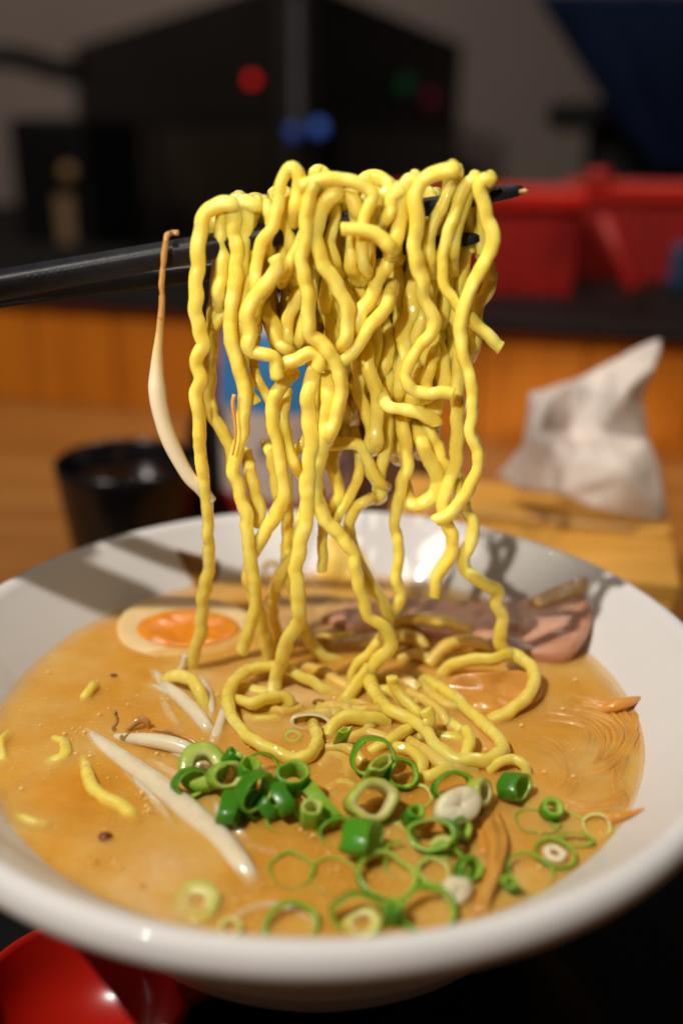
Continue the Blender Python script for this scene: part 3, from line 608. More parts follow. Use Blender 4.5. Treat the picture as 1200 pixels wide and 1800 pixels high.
b_.inputs['Roughness'].default_value = .24; b_.inputs['Subsurface Weight'].default_value = .6; b_.inputs['Subsurface Radius'].default_value = (1, .75, .4); b_.inputs['Subsurface Scale'].default_value = .004; b_.inputs['Coat Weight'].default_value = .4; b_.inputs['Coat Roughness'].default_value = .06
sprout('bean sprout hanging from the chopstick left of the noodles', [PY(x, y, yh+.0005*i) for i, (x, y) in enumerate([(285,520),(284,545),(281,580),(277,625),(276,680),(284,730),(301,780),(330,835),(352,858),(371,882)])],
       lambda t: px(PY(280, 680, yh), 5.0+1.5*min(1, t*6)+9.0*min(1, max(0, t-.16)*4.2)**1.3*(1-.45*max(0, t-.6)/.4)), m=M_HANG, root=[PY(x, y, yh-.001+(.003 if y < 415 else 0)) for x, y in [(314,410),(301,410),(293,416),(290,440),(286,475),(284,505),(286,530),(283,560)]], rootr=5.0)
p_ = SP(300, 1400)
sprout('largest bean sprout lying diagonally across the left of the broth', seq([(150,1276,-.5),(187,1305,1),(244,1346,1.2),(292,1382,1.2),(336,1419,1.3),(385,1460,1.2),(422,1505,1),(441,1537,-.5),(450,1556,-2.5)]), lambda t: px(p_, 10+12*math.sin(min(1, t*1.05)*math.pi*.82)**.8))
sprout('white bean sprout pointing right under the brown curled root', seq([(203,1286,1),(255,1290,3),(300,1297,3.5),(335,1310,3),(362,1328,1),(380,1345,-2)]), lambda t: px(p_, 8+7*math.sin(t*math.pi*.9)), root=seq([(203,1284,3),(199,1278,5),(206,1270,6),(204,1255,8),(202,1250,9)]), rootr=3.5)
sprout('bean sprout leaning down right from under the egg', seq([(268,1172,0),(290,1196,1),(319,1219,2),(345,1245,2),(364,1271,1),(372,1290,-2)]), lambda t: px(p_, 10+7*t*(1.2-t)*2))
sprout('thin pale bean sprout left of the one under the egg', seq([(279,1206,-.6),(290,1232,.2),(304,1256,.3),(322,1282,-.8)]), lambda t: px(p_, 10))
sprout('translucent bean sprout standing left of the big noodle loop', seq([(395,1236,3),(388,1260,1.5),(378,1290,.4),(372,1312,-2)]), lambda t: px(p_, 9+5*t))
sprout('short bean sprout stub rising beside the leftmost noodle', seq([(326,1142,6),(322,1160,3),(312,1172,.5),(298,1176,-2)]), lambda t: px(p_, 7))
sprout('sunken bean sprout beside the sprig of green rings', seq([(432,1474,-.8),(460,1484,-.3),(494,1496,-.8)]), lambda t: px(p_, 9))
sprout('sunken bean sprout below the white one at left', seq([(262,1330,-.8),(300,1352,-.3),(345,1372,-.5),(365,1395,-1)]), lambda t: px(p_, 13))
sprout('sunken bean sprout near the left middle of the broth', seq([(215,1228,-.9),(240,1232,-.5),(268,1238,-.9)]), lambda t: px(p_, 6))
sprout('thin arched bean sprout root near the front rim', seq([(392,1632,-1),(410,1606,.5),(435,1588,1),(475,1579,1),(515,1587,1),(545,1606,.6),(562,1628,.2),(572,1652,-1)]), lambda t: px(SP(480, 1580), 6), grp='bean sprouts in the soup')
for lab, pts, rr_ in (('thin white bean sprout crossing the foot of the one under the egg', [(248,1196,-.4),(276,1200,1.2),(306,1214,1.6),(330,1238,.4)], 7),
                      ('thin white bean sprout right beside the arched noodle foot', [(352,1180,.6),(366,1206,1.6),(372,1236,1.4),(366,1262,0)], 7),
                      ('thin white bean sprout below the brown root thread', [(272,1300,.6),(306,1310,1.8),(344,1330,1.8),(376,1356,0)], 8),
                      ('sunken white bean sprout under the big loop', [(402,1300,-.4),(424,1322,.4),(452,1338,.4),(476,1344,-.6)], 8),
                      ('thin pale bean sprout parallel to the largest one', [(196,1330,-.2),(240,1366,.8),(282,1410,.7),(312,1452,-.4)], 7),
                      ('short pale bean sprout under the edge of the green pile', [(378,1400,.6),(392,1428,1.4),(420,1452,1.0),(440,1470,-.2)], 8)):
    sprout(lab, seq(pts), lambda t, q=rr_: px(p_, q*(.75+.35*math.sin(t*math.pi))))
sprout('brown curled bean sprout head sticking out of the broth at left', seq([(222,1278,.5),(232,1264,3),(246,1255,4),(257,1258,3.5),(263,1272,1)]), lambda t: px(p_, 5.5+2.5*math.sin(t*3)), m=M_SPROUTB)
sprout('brown thread of sprout root crossing the white sprouts', seq([(268,1272,2),(300,1276,3),(330,1288,3),(356,1304,2)]), lambda t: px(p_, 3.2), m=M_SPROUTB)
sprout('brown root thread clinging along the second lifted noodle', [PY(x, y, Y0-.006) for x, y in [(412,694),(409,710),(413,740),(414,770),(409,800)]], lambda t: px(p_, 4.0*(1-.5*t)), m=M_BAMBOO)

# ------------------------------------------------------------------ egg
egg = empty('egg_half', SP(330, 1098)); tag(egg, 'half of a soft boiled egg with orange yolk, half sunk at the back left', 'egg')
EM = Matrix.Translation(SP(330, 1100, .6)) @ Matrix.Rotation(math.radians(7), 4, 'X') @ Matrix.Rotation(math.radians(4), 4, 'Y') @ Matrix.Rotation(math.radians(5), 4, 'Z')
a_, b_, c_ = .0212, .0165, .0150
def egg_half_bm(a, b, c, flat, rec=None):
    v, f = [], []; na, nr = 72, 14
    def ex(x): return 1-.16*x
    # rounded lower shell, then the cut face
    for i in range(nr+1):
        t = i/nr*math.pi/2; r, z = math.cos(t), -math.sin(t)
        for k in range(na):
            u = 2*math.pi*k/na; x = r*math.cos(u); y = r*math.sin(u)*ex(math.cos(u)*.8); v.append(Vector((x*a, y*b, z*c)))
    top = []
    for r, z in ((.985, .0004), (.95, .0006), (.8, .0006), (.62, .0004)):
        top.append(len(v))
        for k in range(na):
            u = 2*math.pi*k/na; v.append(Vector((r*math.cos(u)*a, r*math.sin(u)*ex(math.cos(u)*.8)*b, z)))
    for i in range(nr):
        for k in range(na): q, s = i*na+k, i*na+(k+1) % na; f.append((s, q, q+na, s+na))
    rows = [0]+top
    for p, q in zip(rows, rows[1:]):
        for k in range(na): f.append((p+k, p+(k+1) % na, q+(k+1) % na, q+k))
    f.append(tuple(top[-1]+k for k in range(na)))
    return v, f
v, f = egg_half_bm(a_, b_, c_, 0); link('egg_white', mesh('egg_white', [EM @ q for q in v], f), M_EGGW, egg)
v, f = [], []; na = 64
for i, (r, z) in enumerate(((1.02, -.0006), (1.0, .0010), (.92, .0013), (.75, .0012), (.5, .0009), (.25, .0008))):
    for k in range(na):
        u = 2*math.pi*k/na; q = Vector((r*math.cos(u)*.0150+.0004, r*math.sin(u)*.0098-.0022, z)); q.x += .0004*math.sin(3*u+1); q.z += .0005*mnoise.noise(q*350)*(1 if i > 1 else 0); v.append(EM @ q)
for i in range(5):
    for k in range(na): q, s = i*na+k, i*na+(k+1) % na; f.append((q, s, s+na, q+na))
f.append(tuple(5*na+k for k in range(na)))
link('egg_yolk', mesh('egg_yolk', v, f), M_YOLK, egg)

# ------------------------------------------------------------------ slabs: pork, menma, bamboo
def slab(name, outline, thick, m, parent=None, nz=.0004, sub=3, lump=150):
    """outline: 3D points of the top face (a closed ring); body goes down by thick"""
    C = resample(catmull(list(outline)+[outline[0]], 6), .0012)[:-1]; n = len(C); cen = sum(C, Vector())/n
    v, f = [], []
    nrm = Vector()
    for i in range(n): nrm += (C[i]-cen).cross(C[(i+1) % n]-cen)
    nrm.normalize()
    if nrm.z < 0: nrm = -nrm
    rings = [(1.0, -thick), (1.02, -thick*.55), (1.0, -thick*.12), (.975, 0), (.85, 0), (.65, 0), (.45, 0), (.22, 0)]
    for s, z in rings:
        for p in C:
            q = cen+(p-cen)*s+nrm*z; q = q+nrm*nz*(mnoise.noise(q*lump)+.5*mnoise.noise(q*lump*2.6)); v.append(q)
    for i in range(len(rings)-1):
        for k in range(n): f.append((i*n+k, i*n+(k+1) % n, (i+1)*n+(k+1) % n, (i+1)*n+k))
    f.append(tuple((len(rings)-1)*n+k for k in range(n))); f.append(tuple(reversed(range(n))))
    bm = bmesh.new(); me0 = mesh(name, v, f); bm.from_mesh(me0)
    return link(name, bm_mesh(name, bm), m, parent)
pork = empty('pork_slice', SP(830, 1110)); tag(pork, 'pink braised pork slice with a fatty edge at the back right of the bowl', 'pork slice', 'pork slices in the soup')
out = [(566,1082,3.5),(640,1053,4),(740,1052,5),(850,1058,7),(935,1052,9),(1000,1040,11),(1034,1056,11),(1034,1088,9),(1015,1124,6),(975,1150,3),(890,1138,3),(800,1112,3),(700,1098,3),(610,1100,3)]
slab('meat', [SP(*p) for p in out], .0045, M_PORK, pork, .0005)
out = [(930,1052,10.2),(965,1036,12),(1000,1022,13.5),(1027,1014,14.5),(1032,1022,14),(1020,1040,12.3),(985,1052,11),(950,1062,10)]
slab('fat_edge', [SP(*p) for p in out], .0030, M_MEATFAT, pork, .0004)
pork2 = empty('pork_slice', SP(560, 1090)); tag(pork2, 'tan pork slice lying behind the middle noodles, partly under the pink one', 'pork slice', 'pork slices in the soup')
out = [(430,1090,1.2),(470,1056,2),(540,1044,2.2),(620,1052,2.2),(690,1080,2),(690,1110,1.4),(610,1128,1),(520,1128,.8),(455,1114,.6)]
slab('meat', [SP(*p) for p in out], .003, M_MEATFAT, pork2, .0006)
out = [(776,1205,.5),(800,1186,3.5),(850,1182,5),(900,1176,5),(935,1186,4),(952,1212,2),(930,1236,.6),(880,1252,0),(810,1250,-.4)]
tag(slab('menma_piece', [SP(*p) for p in out], .004, M_BAMBOO, None, .0010, 3, 110), 'orange menma chunk under the noodle arch at right', 'menma')
def on_far(x, y, off=.0012):   # point on the far inner bowl wall seen at a photo pixel
    d = ray(x, y); t = .2
    while t < .6:
        p = CAM+d*t; r = math.hypot(p.x, p.y)
        zz = -.0147+(r-.083)*1.02 if r < .0985 else .001
        if p.y > 0 and p.z < zz+off and r > .06: break
        t += .0003
    return p
tag(slab('bamboo_slice', [on_far(*p) for p in [(556,1016),(566,960),(585,935),(610,938),(635,965),(652,1010),(610,1022)]], .0015, M_BAMBOOY, None, .0003), 'translucent yellow bamboo slice leaning on the far bowl wall behind the noodles', 'bamboo slice', 'bamboo slices on the bowl wall')
tag(slab('bamboo_slice', [on_far(*p) for p in [(311,966),(345,974),(382,984),(386,1000),(372,1034),(348,1034),(330,1004)]], .0015, M_BAMBOO_SHADE, None, .0003), 'shade-painted brown bamboo slice on the shadowed bowl wall behind the leftmost noodle', 'bamboo slice', 'bamboo slices on the bowl wall')
tag(slab('bamboo_slice', [on_far(*p) for p in [(1066,1240),(1092,1228),(1120,1224),(1146,1229),(1120,1238),(1095,1248)]], .0012, M_BAMBOO, None, .0002), 'pointed bamboo end stuck on the right bowl wall', 'bamboo slice', 'bamboo slices on the bowl wall') if False else None

# strands of enoki like shreds at the right and the front
def shreds(label, curves, r, m, nstr, spread, name='bamboo_shreds', hvar=.8):
    t = empty(name, SP(*curves[0][0][:2])); tag(t, label, 'bamboo shreds', 'shredded bamboo in the soup')
    for cv in curves:
        for k in range(nstr):
            ox, oy = random.uniform(-spread, spread), random.uniform(-spread, spread)
            P = [SP(x+ox*(1-.25*i)+random.uniform(-3, 3), y+oy*(1-.15*i)+random.uniform(-3, 3), h-1.0+random.uniform(-hvar, hvar)*.5) for i, (x, y, h) in enumerate(cv)]
            C = resample(catmull(P, 6), .0012)
            vv, ff = tube_geo(C, px(P[0], r*random.uniform(.75, 1.3)), 7, 1.3, 2.2, True)
            link('shred', mesh('shred', vv, ff), m, t)
    return t
random.seed(5)
shreds('fan of orange shredded bamboo under the broth at the right wall', [
    [(960,1256,-1),(1020,1262,0),(1060,1290,.3),(1050,1335,0),(1000,1375,-1)], [(985,1246,-.5),(1050,1256,.5),(1085,1285,.6),(1075,1330,.2),(1035,1370,-1)],
    [(1015,1235,0),(1075,1250,.8),(1104,1285,.8),(1100,1330,.4),(1070,1372,-.5)], [(1000,1250,-1),(1028,1280,-.2),(1030,1312,-.2),(1000,1345,-1)],
    [(1110,1300,.5),(1085,1355,.3),(1085,1400,0),(1095,1420,-.5)], [(960,1400,-1),(1010,1420,-.2),(1060,1420,.2),(1095,1400,.3)], [(930,1300,-1),(980,1320,0),(1000,1370,0),(960,1410,-1)], [(1108,1250,.6),(1100,1300,.7),(1070,1340,.5),(1020,1360,-.3)]], 4.2, M_BAMBOO, 9, 14)
P_ = [SP(1050,1252,-.6), SP(1085,1240,2), on_far(1118,1230,.002), on_far(1146,1229,.0015)]
vv, ff = tube_geo(resample(catmull(P_, 6), .001), lambda t: .0014*max(0, math.sin(math.pi*min(1, t*.8+.2)))**.8+.0001, 10); tag(link('bamboo_shred', mesh('bamboo_shred', vv, ff), M_BAMBOO), 'pointed orange bamboo shred running up the right bowl wall', 'bamboo shred', 'single bamboo shreds on the wall')
P_ = [SP(1064,1440,.2), SP(1090,1434,1.2), on_far(1110,1430,.0015), on_far(1132,1419,.0012)]
def near_wall(x, y, off=.0012):
    d = ray(x, y); t = .12; p = CAM
    while t < .6:
        p = CAM+d*t; r = math.hypot(p.x, p.y)
        if .07 < r < .0985 and p.z < -.0147+(r-.083)*1.02+off: break
        if r < .083 and p.z < ZS+off: break
        t += .0003
    return p
P_ = [SP(1064,1442,.2), SP(1085,1436,.6), near_wall(1108,1431), near_wall(1132,1419)]
vv, ff = tube_geo(resample(catmull(P_, 6), .001), lambda t: .0013*(1-t)**.7+.0001, 10); tag(link('bamboo_shred', mesh('bamboo_shred', vv, ff), M_BAMBOO), 'small pointed bamboo shred on the bowl wall right of the pale ring', 'bamboo shred', 'single bamboo shreds on the wall')
shreds('bundle of orange bamboo shreds fanning toward the front rim', [
    [(850,1428,1),(868,1470,1.5),(866,1520,2),(850,1570,1.4),(836,1608,.3)], [(876,1440,1),(884,1480,1.5),(872,1530,2.5),(856,1575,1.6),(848,1608,.2)],
    [(836,1440,.3),(848,1475,.6),(850,1500,.6)]], 6.5, M_BAMBOO, 5, 6)

# ------------------------------------------------------------------ scallions
def ring_mesh(R, L, t, ell=1.0, gap=0.0, seed=0, fold=0.0):
    """hollow slice, axis z, with rounded lips; tone = 0 skin, 1 inside"""
    na = 44; e = min(t, L)*.16; prof_ = [(R-t, -L/2+e), (R-t+e, -L/2), (R-e*1.2, -L/2), (R, -L/2+e*1.4), (R*1.005, 0), (R, L/2-e*1.4), (R-e*1.2, L/2), (R-t+e, L/2), (R-t, L/2-e), (R-t*.97, 0)]
    tn = [.9, .8, .35, .05, 0, .05, .35, .8, .9, .9]
    v, f, tone = [], [], []
    amax = 2*math.pi*(1-gap); cnt = na if gap == 0 else na+1
    for k in range(cnt):
        a = amax*k/na
        wob = 1+.06*mnoise.noise(Vector((math.cos(a)*1.3, math.sin(a)*1.3, seed*5.3)))*2.4
        zs_ = .16*L*mnoise.noise(Vector((math.cos(a), math.sin(a), seed*3.1+7)))
        for (r, z), tt in zip(prof_, tn):
            v.append(Vector((r*wob*math.cos(a), r*wob*math.sin(a)*ell, z+zs_+fold*R*math.cos(2*a)))); tone.append(tt)
    m = len(prof_); rng = cnt if gap == 0 else cnt-1
    for k in range(rng):
        a, b = k*m, ((k+1) % cnt)*m
        for j in range(m): f.append((a+j, b+j, b+(j+1) % m, a+(j+1) % m))
    if gap: f.append(tuple(range(m))); f.append(tuple(reversed(range(rng*m, rng*m+m))))
    return v, f, tone
nsc = 0
def scallion(label, x, y, R, L, t, az, el, c, h=1.5, ell=.92, spin=0, gap=0.0, core=None, fold=0.0):
    global nsc; nsc += 1
    rr = random.Random(nsc*13)
    if el > 70 and L < 20: el += rr.uniform(-9, 3); az += rr.uniform(-60, 60); spin += rr.uniform(-40, 40)
    p = SP(x, y, h-(.35 if el > 70 and L < 18 else 0)); s = dist(p)/FPX; Rm, Lm, tm = R*s*1.06, L*s*(1.2 if L > 18 else 1), max(t*s*(.95 if t > 6 else 1.2), .0004)
    v, f, tone = ring_mesh(Rm, Lm, tm, ell, gap, nsc, fold)
    az, el = math.radians(az), math.radians(el); ax = Vector((math.cos(el)*math.cos(az), math.cos(el)*math.sin(az), math.sin(el)))
    Q = Matrix.Translation(p) @ ax.to_track_quat('Z', 'Y').to_matrix().to_4x4() @ Matrix.Rotation(math.radians(spin), 4, 'Z')
    def build(name, v, f, tone, m, parent=None):
        me = mesh(name, [Q @ q for q in v], f); at = me.attributes.new('tone', 'FLOAT', 'POINT'); at.data.foreach_set('value', tone)
        bm = bmesh.new(); bm.from_mesh(me); bmesh.ops.recalc_face_normals(bm, faces=bm.faces); bm.to_mesh(me); bm.free()
        return link(name, me, m, parent)
    o = build('scallion_ring', v, f, tone, M_SC[c]); tag(o, label, 'scallion', 'scallion slices floating on the broth')
    if core:
        k, cc = core; v, f, tone = ring_mesh(Rm*k, Lm*.8, Rm*k*.62, ell, 0, nsc+.5); build('inner_layer', v, f, tone, M_SC[cc], o)
    return o
S_ = scallion
S_('large pale green slice at the left top of the scallion pile', 358,1349,43,24,30,-80,60,'light',4,.95)
S_('dark green ring left below the pale slice, outermost of the pile', 334,1376,30,22,5,-55,20,'dark',3,.8)
S_('bright light green ring leaning on the pale slice', 396,1362,28,36,8,-60,35,'light',6,.8)
S_('small dark green slice behind the light green one', 407,1332,16,20,5,20,50,'dark',6)
S_('dark green upright slice standing right of the light green one', 436,1366,19,50,4,-20,78,'dark',5,.9)
S_('thin dark green arc standing over the noodle loop end', 458,1352,30,10,4,-75,30,'dark',2,.95,0,.35)
S_('dark green slice seen edge on at the lower left of the pile', 406,1418,38,27,6,-8,4,'dark',3,.55)
S_('dark green ring leaning left in the middle of the pile', 446,1390,36,30,5,-50,15,'dark',6,.7,30)
S_('dark green ring under the middle of the pile', 452,1414,32,26,5,-40,25,'dark',1.5,.7)
S_('curved dark green slice falling right from the pile', 494,1400,38,24,5,20,12,'dark',4,.7)
S_('upright open dark green ring on top of the pile at right', 514,1370,29,36,5,-70,76,'dark',6,.82)
S_('long light green strip slanting right from the pile', 563,1412,48,22,6,35,20,'light',3,.35,20)
S_('light green block standing below the slanting strip', 547,1434,19,46,7,-80,72,'light',3,.8)
S_('thin half sunken ring right below the pile', 496,1440,28,10,4,-70,50,'mid',.5,.9)
S_('dark slice behind the right of the pile', 470,1420,22,20,4,30,40,'dark',2)
S_('dark green arc left of the upright open ring in the middle', 592,1462,32,18,5,-80,30,'dark',.6,.8,0,.3)
S_('tall open dark green ring facing right in the middle', 634,1472,36,42,5,-28,12,'mid',4.5,.72)
S_('wide yellow green ring lying tilted above the tall open ring', 652,1408,44,34,17,-65,42,'yellow',4,.8)
S_('dark green arched ring at the top right by the noodles', 656,1330,38,22,5,-78,22,'mid',4,.9)
S_('bright green strip leaning in the arched ring', 664,1352,26,42,6,-60,62,'light',5,.45,10)
S_('open dark green ring right of the bright strip', 706,1360,29,16,5,-60,46,'dark',3,.9)
S_('thin ring floating flat left of the front middle', 512,1530,40,6,4,-90,84,'dark',.4,.9)
S_('thin ring floating flat, second from left in the front', 588,1540,42,6,4,-90,84,'mid',-.1,.95,0,.2)
S_('thick green ring around pale bits in the front middle', 678,1540,50,16,7,-85,72,'mid',1.2,.9)
S_('flat yellow green slice alone at the left front of the broth', 348,1584,44,10,33,-90,80,'yellow',-.1,.9)
S_('pale green bit at the front rim left of the arched root', 406,1632,20,14,8,-90,75,'yellow',.2)
S_('dark green ring at the front rim under the arched root', 512,1626,46,16,9,-80,62,'dark',.2,.85)
S_('dark green arched slice at the front rim', 630,1606,46,20,6,-85,28,'dark',1.5,.75,0,.3)
S_('pale yellow slice lying in the arched one at the front rim', 636,1624,34,10,20,-90,80,'yellow',.4,.9)
S_('dark green upright strip at the front rim', 690,1611,15,58,5,-85,78,'dark',1.5,.8)
S_('faint light ring in the broth right of the open dark ring', 728,1402,32,8,6,-90,82,'light',-.1)
S_('dark green slice behind the white scallion slice', 796,1384,36,22,6,-75,38,'dark',3,.75)
S_('thick white scallion slice lying tilted on the dark green one', 804,1418,44,26,48,-72,50,'white',5,.66,15)
S_('white and green slice standing right of the white one', 842,1392,28,22,12,-30,30,'yellow',4,.8)
S_('dark green ring standing by the last noodle end at right', 902,1382,29,30,6,-35,18,'dark',3,.75)
S_('small dark green block left of the big edge-on ring', 725,1434,18,32,7,-50,62,'dark',3,.8)
S_('big dark green ring lying edge on right of the middle', 762,1466,44,30,6,-120,32,'mid',3.5,.62,20)
S_('small dark green curl right of the big edge-on ring', 806,1458,20,24,5,-40,40,'dark',2.5)
S_('small bright green block floating near the right rings', 968,1422,19,22,8,-70,58,'mid',2)
S_('large thin ring mostly sunken at the right', 944,1444,38,5,3,-90,85,'dark',.2,.8)
S_('thin sunken ring right beside the large sunken one', 996,1446,30,5,3,-90,85,'mid',.1,.8)
S_('pale yellow ring nearest the right bowl wall', 1048,1452,26,7,5,-90,82,'yellow',.4,1.0)
S_('dark green flat strip right of the sunken rings', 1010,1476,30,14,6,-95,40,'dark',.8,.4)
S_('flat ring with a white core at the right', 974,1500,36,10,4,-88,80,'dark',.9,.88,0,0,(.55,'white'))
S_('large thin flat ring lowest at the right', 932,1534,41,8,3.5,-88,82,'dark',.7,.92)
S_('green strip standing left of the lowest right ring', 896,1556,14,46,5,-110,55,'mid',1.5,.7)
S_('yellow green flat ring inside a dark one, front right of the middle', 762,1532,32,10,9,-90,80,'light',.6,.95)
S_('wide dark ring around the yellow green one', 784,1530,52,14,6,-90,76,'dark',.4,.8)
S_('dark green curl right of the wide dark ring', 822,1528,22,26,5,-60,45,'dark',1.5)
S_('white lump of scallion stem by the orange shreds', 801,1566,27,22,29,-60,50,'white',1.5,.85)
S_('large dark green ring by the front rim right of the middle', 752,1602,46,20,6,-82,60,'dark',1.2,.9)
S_('thin green arc behind the thick ring in the front middle', 706,1512,36,6,4,-90,75,'mid',.1,.9,40,.4)
S_('pale slice seen through the broth left of the big edge-on ring', 690,1468,34,8,14,-90,82,'light',-.3)
S_('pale scallion strip lying at the foot of the long noodle', 546,1268,34,20,7,-95,20,'white',.3,.4)
S_('pale leaning scallion strip left of the level noodle', 601,1296,14,40,5,-60,66,'light',3,.4)
S_('sunken green bit inside the big noodle loop', 515,1296,16,8,6,-90,80,'light',-.5)
S_('pale bit of stem below the big edge-on ring', 780,1490,24,14,16,-90,70,'yellow',.6)

# ------------------------------------------------------------------ flakes and droplets
def blob(name, p, r, m, label, cat, seed):
    bm = bmesh.new(); bmesh.ops.create_icosphere(bm, subdivisions=2, radius=r)
    for v in bm.verts: v.co = Vector((v.co.x*1.4, v.co.y, v.co.z*.5))*(1+.6*mnoise.noise(v.co/r*1.2+Vector((seed, 0, 0))))+p
    return tag(link(name, bm_mesh(name, bm), m), label, cat, 'spice flakes in the broth')
blob('chilli_flake', SP(184, 1470, .2), .0011, M_FLAKE, 'dark red chilli flake floating at the lower left of the broth', 'chilli flake', 1)
blob('chilli_flake', SP(248, 1556, .1), .0005, M_BAMBOO, 'small orange flake at the front left of the broth', 'chilli flake', 2)
blob('chilli_flake', SP(166, 1512, .1), .0006, M_BAMBOO, 'small orange flake below the dark red one', 'chilli flake', 3)
blob('chilli_flake', SP(200, 1187, .1), .0007, M_FLAKE, 'brown flake in the broth left under the egg', 'chilli flake', 4)
bm = bmesh.new(); random.seed(11)
for i in range(420):
    if i < 190:
        c = random.choice([(140,1290,26),(255,1394,8),(262,1425,8),(500,1560,70),(640,1620,40),(720,1560,60),(560,1500,60),(600,1450,50),(560,1450,40),(760,1540,60),(680,1240,120),(200,1320,70),(300,1300,60),(1000,1480,70),(120,1300,60),(860,1240,50)])
        x, y = random.gauss(c[0], c[2]*.7), random.gauss(c[1], c[2]*.5)
    else: x, y = random.uniform(20, 1100), random.uniform(1150, 1640)
    p = SP(x, y, 0)
    if math.hypot(p.x, p.y) > .081: continue
    r = px(p, random.choice([1.2, 1.5, 2, 2, 2.5, 3, 4.5]))*.9
    g = bmesh.ops.create_icosphere(bm, subdivisions=2, radius=r)
    for v in g['verts']: v.co = Vector((v.co.x, v.co.y, v.co.z*.7))+p+Vector((0, 0, r*.1))
tag(link('oil_droplets', bm_mesh('oil_droplets', bm), M_DROP), 'tiny glinting oil droplets on the broth', 'oil droplets', None, 'stuff')

# ------------------------------------------------------------------ red spoon in front
spoon = empty('soup_spoon', PZ(150, 1740, ZT)); tag(spoon, 'red melamine soup spoon on the tray under the left front of the bowl', 'spoon')
sc_ = PZ(146, 1742, ZT+.020); rs = .0245
pr = [(0, -.0185), (.008, -.0180), (.015, -.0150), (.020, -.0095), (.0232, -.002), (.0240, 0), (.0250, .0008), (.0260, 0), (.0255, -.003), (.0222, -.0115), (.0165, -.0172), (.009, -.0198), (0, -.0200)]
v, f = lathe(smoothprof(pr, 4), 72)
RM = Matrix.Translation(sc_) @ Matrix.Rotation(math.radians(-4), 4, 'X')
bm = bmesh.new(); bm.from_mesh(mesh('spoon_head', [RM @ Vector(q) for q in v], f)); bmesh.ops.remove_doubles(bm, verts=bm.verts, dist=1e-6)
link('spoon_head', bm_mesh('spoon_head', bm), M_RED, spoon)
hp = [RM @ Vector(q) for q in [(.0235, .003, -.0025), (.034, .006, .002), (.046, .011, .004), (.058, .017, .0035)]]
vv, ff = tube_geo(resample(catmull(hp, 8), .002), lambda t: .0042*(1-.15*t), 14, 1.9, 2.6, True, 0, math.pi/2)
link('handle', mesh('handle', vv, ff), M_RED, spoon)

# ------------------------------------------------------------------ wooden tissue box and tissue
zb = -.026
FR = PZ(1190, 1030, zb); BL = PZ(832, 842, zb)
bx = Vector((math.cos(math.radians(-14)), math.sin(math.radians(-14)), 0)); by = Vector((-bx.y, bx.x, 0))
dv = BL-FR; wx = abs(dv.dot(bx))+.03; wy = abs(dv.dot(by))
tb = empty('tissue_box', FR+Vector((0, 0, ZT-.002-zb))); tag(tb, 'pale wooden tissue box behind the right side of the bowl', 'tissue box')
BM = Matrix.Translation(FR) @ Matrix((bx, by, Vector((0, 0, 1)))).transposed().to_4x4()
hh = zb-(ZT-.002)
th = .007
bmx_ = [('front_panel', (-wx/2, th/2, -hh/2-.004), (wx, th, hh-.008)), ('back_panel', (-wx/2, wy-th/2, -hh/2-.004), (wx, th, hh-.008)),
        ('side_panel', (-th/2-.0006, wy/2, -hh/2-.004), (th, wy-2*th-.001, hh-.008)), ('side_panel', (-wx+th/2, wy/2, -hh/2-.004), (th, wy-2*th-.001, hh-.008)),
        ('lid', (-wx/2, wy*.24, -.004), (wx+.003, wy*.46, .0078)), ('lid', (-wx/2, wy*.78, -.004), (wx+.003, wy*.42, .0078))]
for nm, c, s in bmx_: box(nm, c, s, M_BOXW, tb, BM, .0012)
# the far leaf of the lid carries a low rail behind the tissue
# tissue: a folded sheet
def TP(x, y, u): return PY(x, y, u)
yb = (FR+BL).y/2+.005
V = {'A': (1163,592,.012), 'A2': (1150,640,.004), 'B': (1075,636,.018), 'C': (1000,672,.020), 'D': (928,690,.014), 'D2': (955,712,-.004), 'E': (921,780,.006), 'F': (873,838,.020), 'G': (918,864,-.002), 'H': (940,760,-.010),
     'I': (1003,760,.012), 'J': (1092,690,-.008), 'J2': (1055,690,.010), 'K': (1048,762,.004), 'L': (1136,770,.006), 'M': (1172,918,-.004), 'N': (1080,905,-.012), 'O': (985,872,-.014), 'P': (1100,822,-.016), 'Q': (1010,800,-.012), 'R': (1125,700,.010), 'T': (1160,830,.002)}
keys = list(V); idx = {k: i for i, k in enumerate(keys)}
tv = [TP(V[k][0], V[k][1], yb+V[k][2]) for k in keys]
tf = ['A A2 B', 'A R A2', 'A2 J B', 'A2 R J', 'B J J2', 'B J2 C', 'C J2 I', 'C I D2', 'C D2 D', 'D D2 H', 'D H E', 'E H G', 'E G F', 'D2 I H', 'I Q H', 'H Q O', 'H O G', 'I K Q', 'J2 K I', 'J K J2', 'J L K', 'J R L', 'K L P', 'K P Q', 'Q P O', 'P N O', 'L T P', 'P T M', 'P M N']
me = mesh('tissue', tv, [tuple(idx[q] for q in s.split()) for s in tf])
tis = link('tissue', me, M_TISSUE, None, True); tag(tis, 'crumpled white tissue standing out of the wooden box at right', 'tissue')
sm = tis.modifiers.new('sub', 'SUBSURF'); sm.levels = sm.render_levels = 3; sm.subdivision_type = 'CATMULL_CLARK'
bmc = bmesh.new(); bmc.from_mesh(me); cl = bmc.edges.layers.float.new('crease_edge')
for e in bmc.edges: e[cl] = .8
bmesh.ops.recalc_face_normals(bmc, faces=bmc.faces); bmc.to_mesh(me); bmc.free()
tx = bpy.data.textures.new('wrinkle', 'CLOUDS'); tx.noise_scale = .012
ds = tis.modifiers.new('wrinkle', 'DISPLACE'); ds.texture = tx; ds.strength = .0035; ds.mid_level = .5; ds.texture_coords = 'LOCAL'
so = tis.modifiers.new('thick', 'SOLIDIFY'); so.thickness = .0003
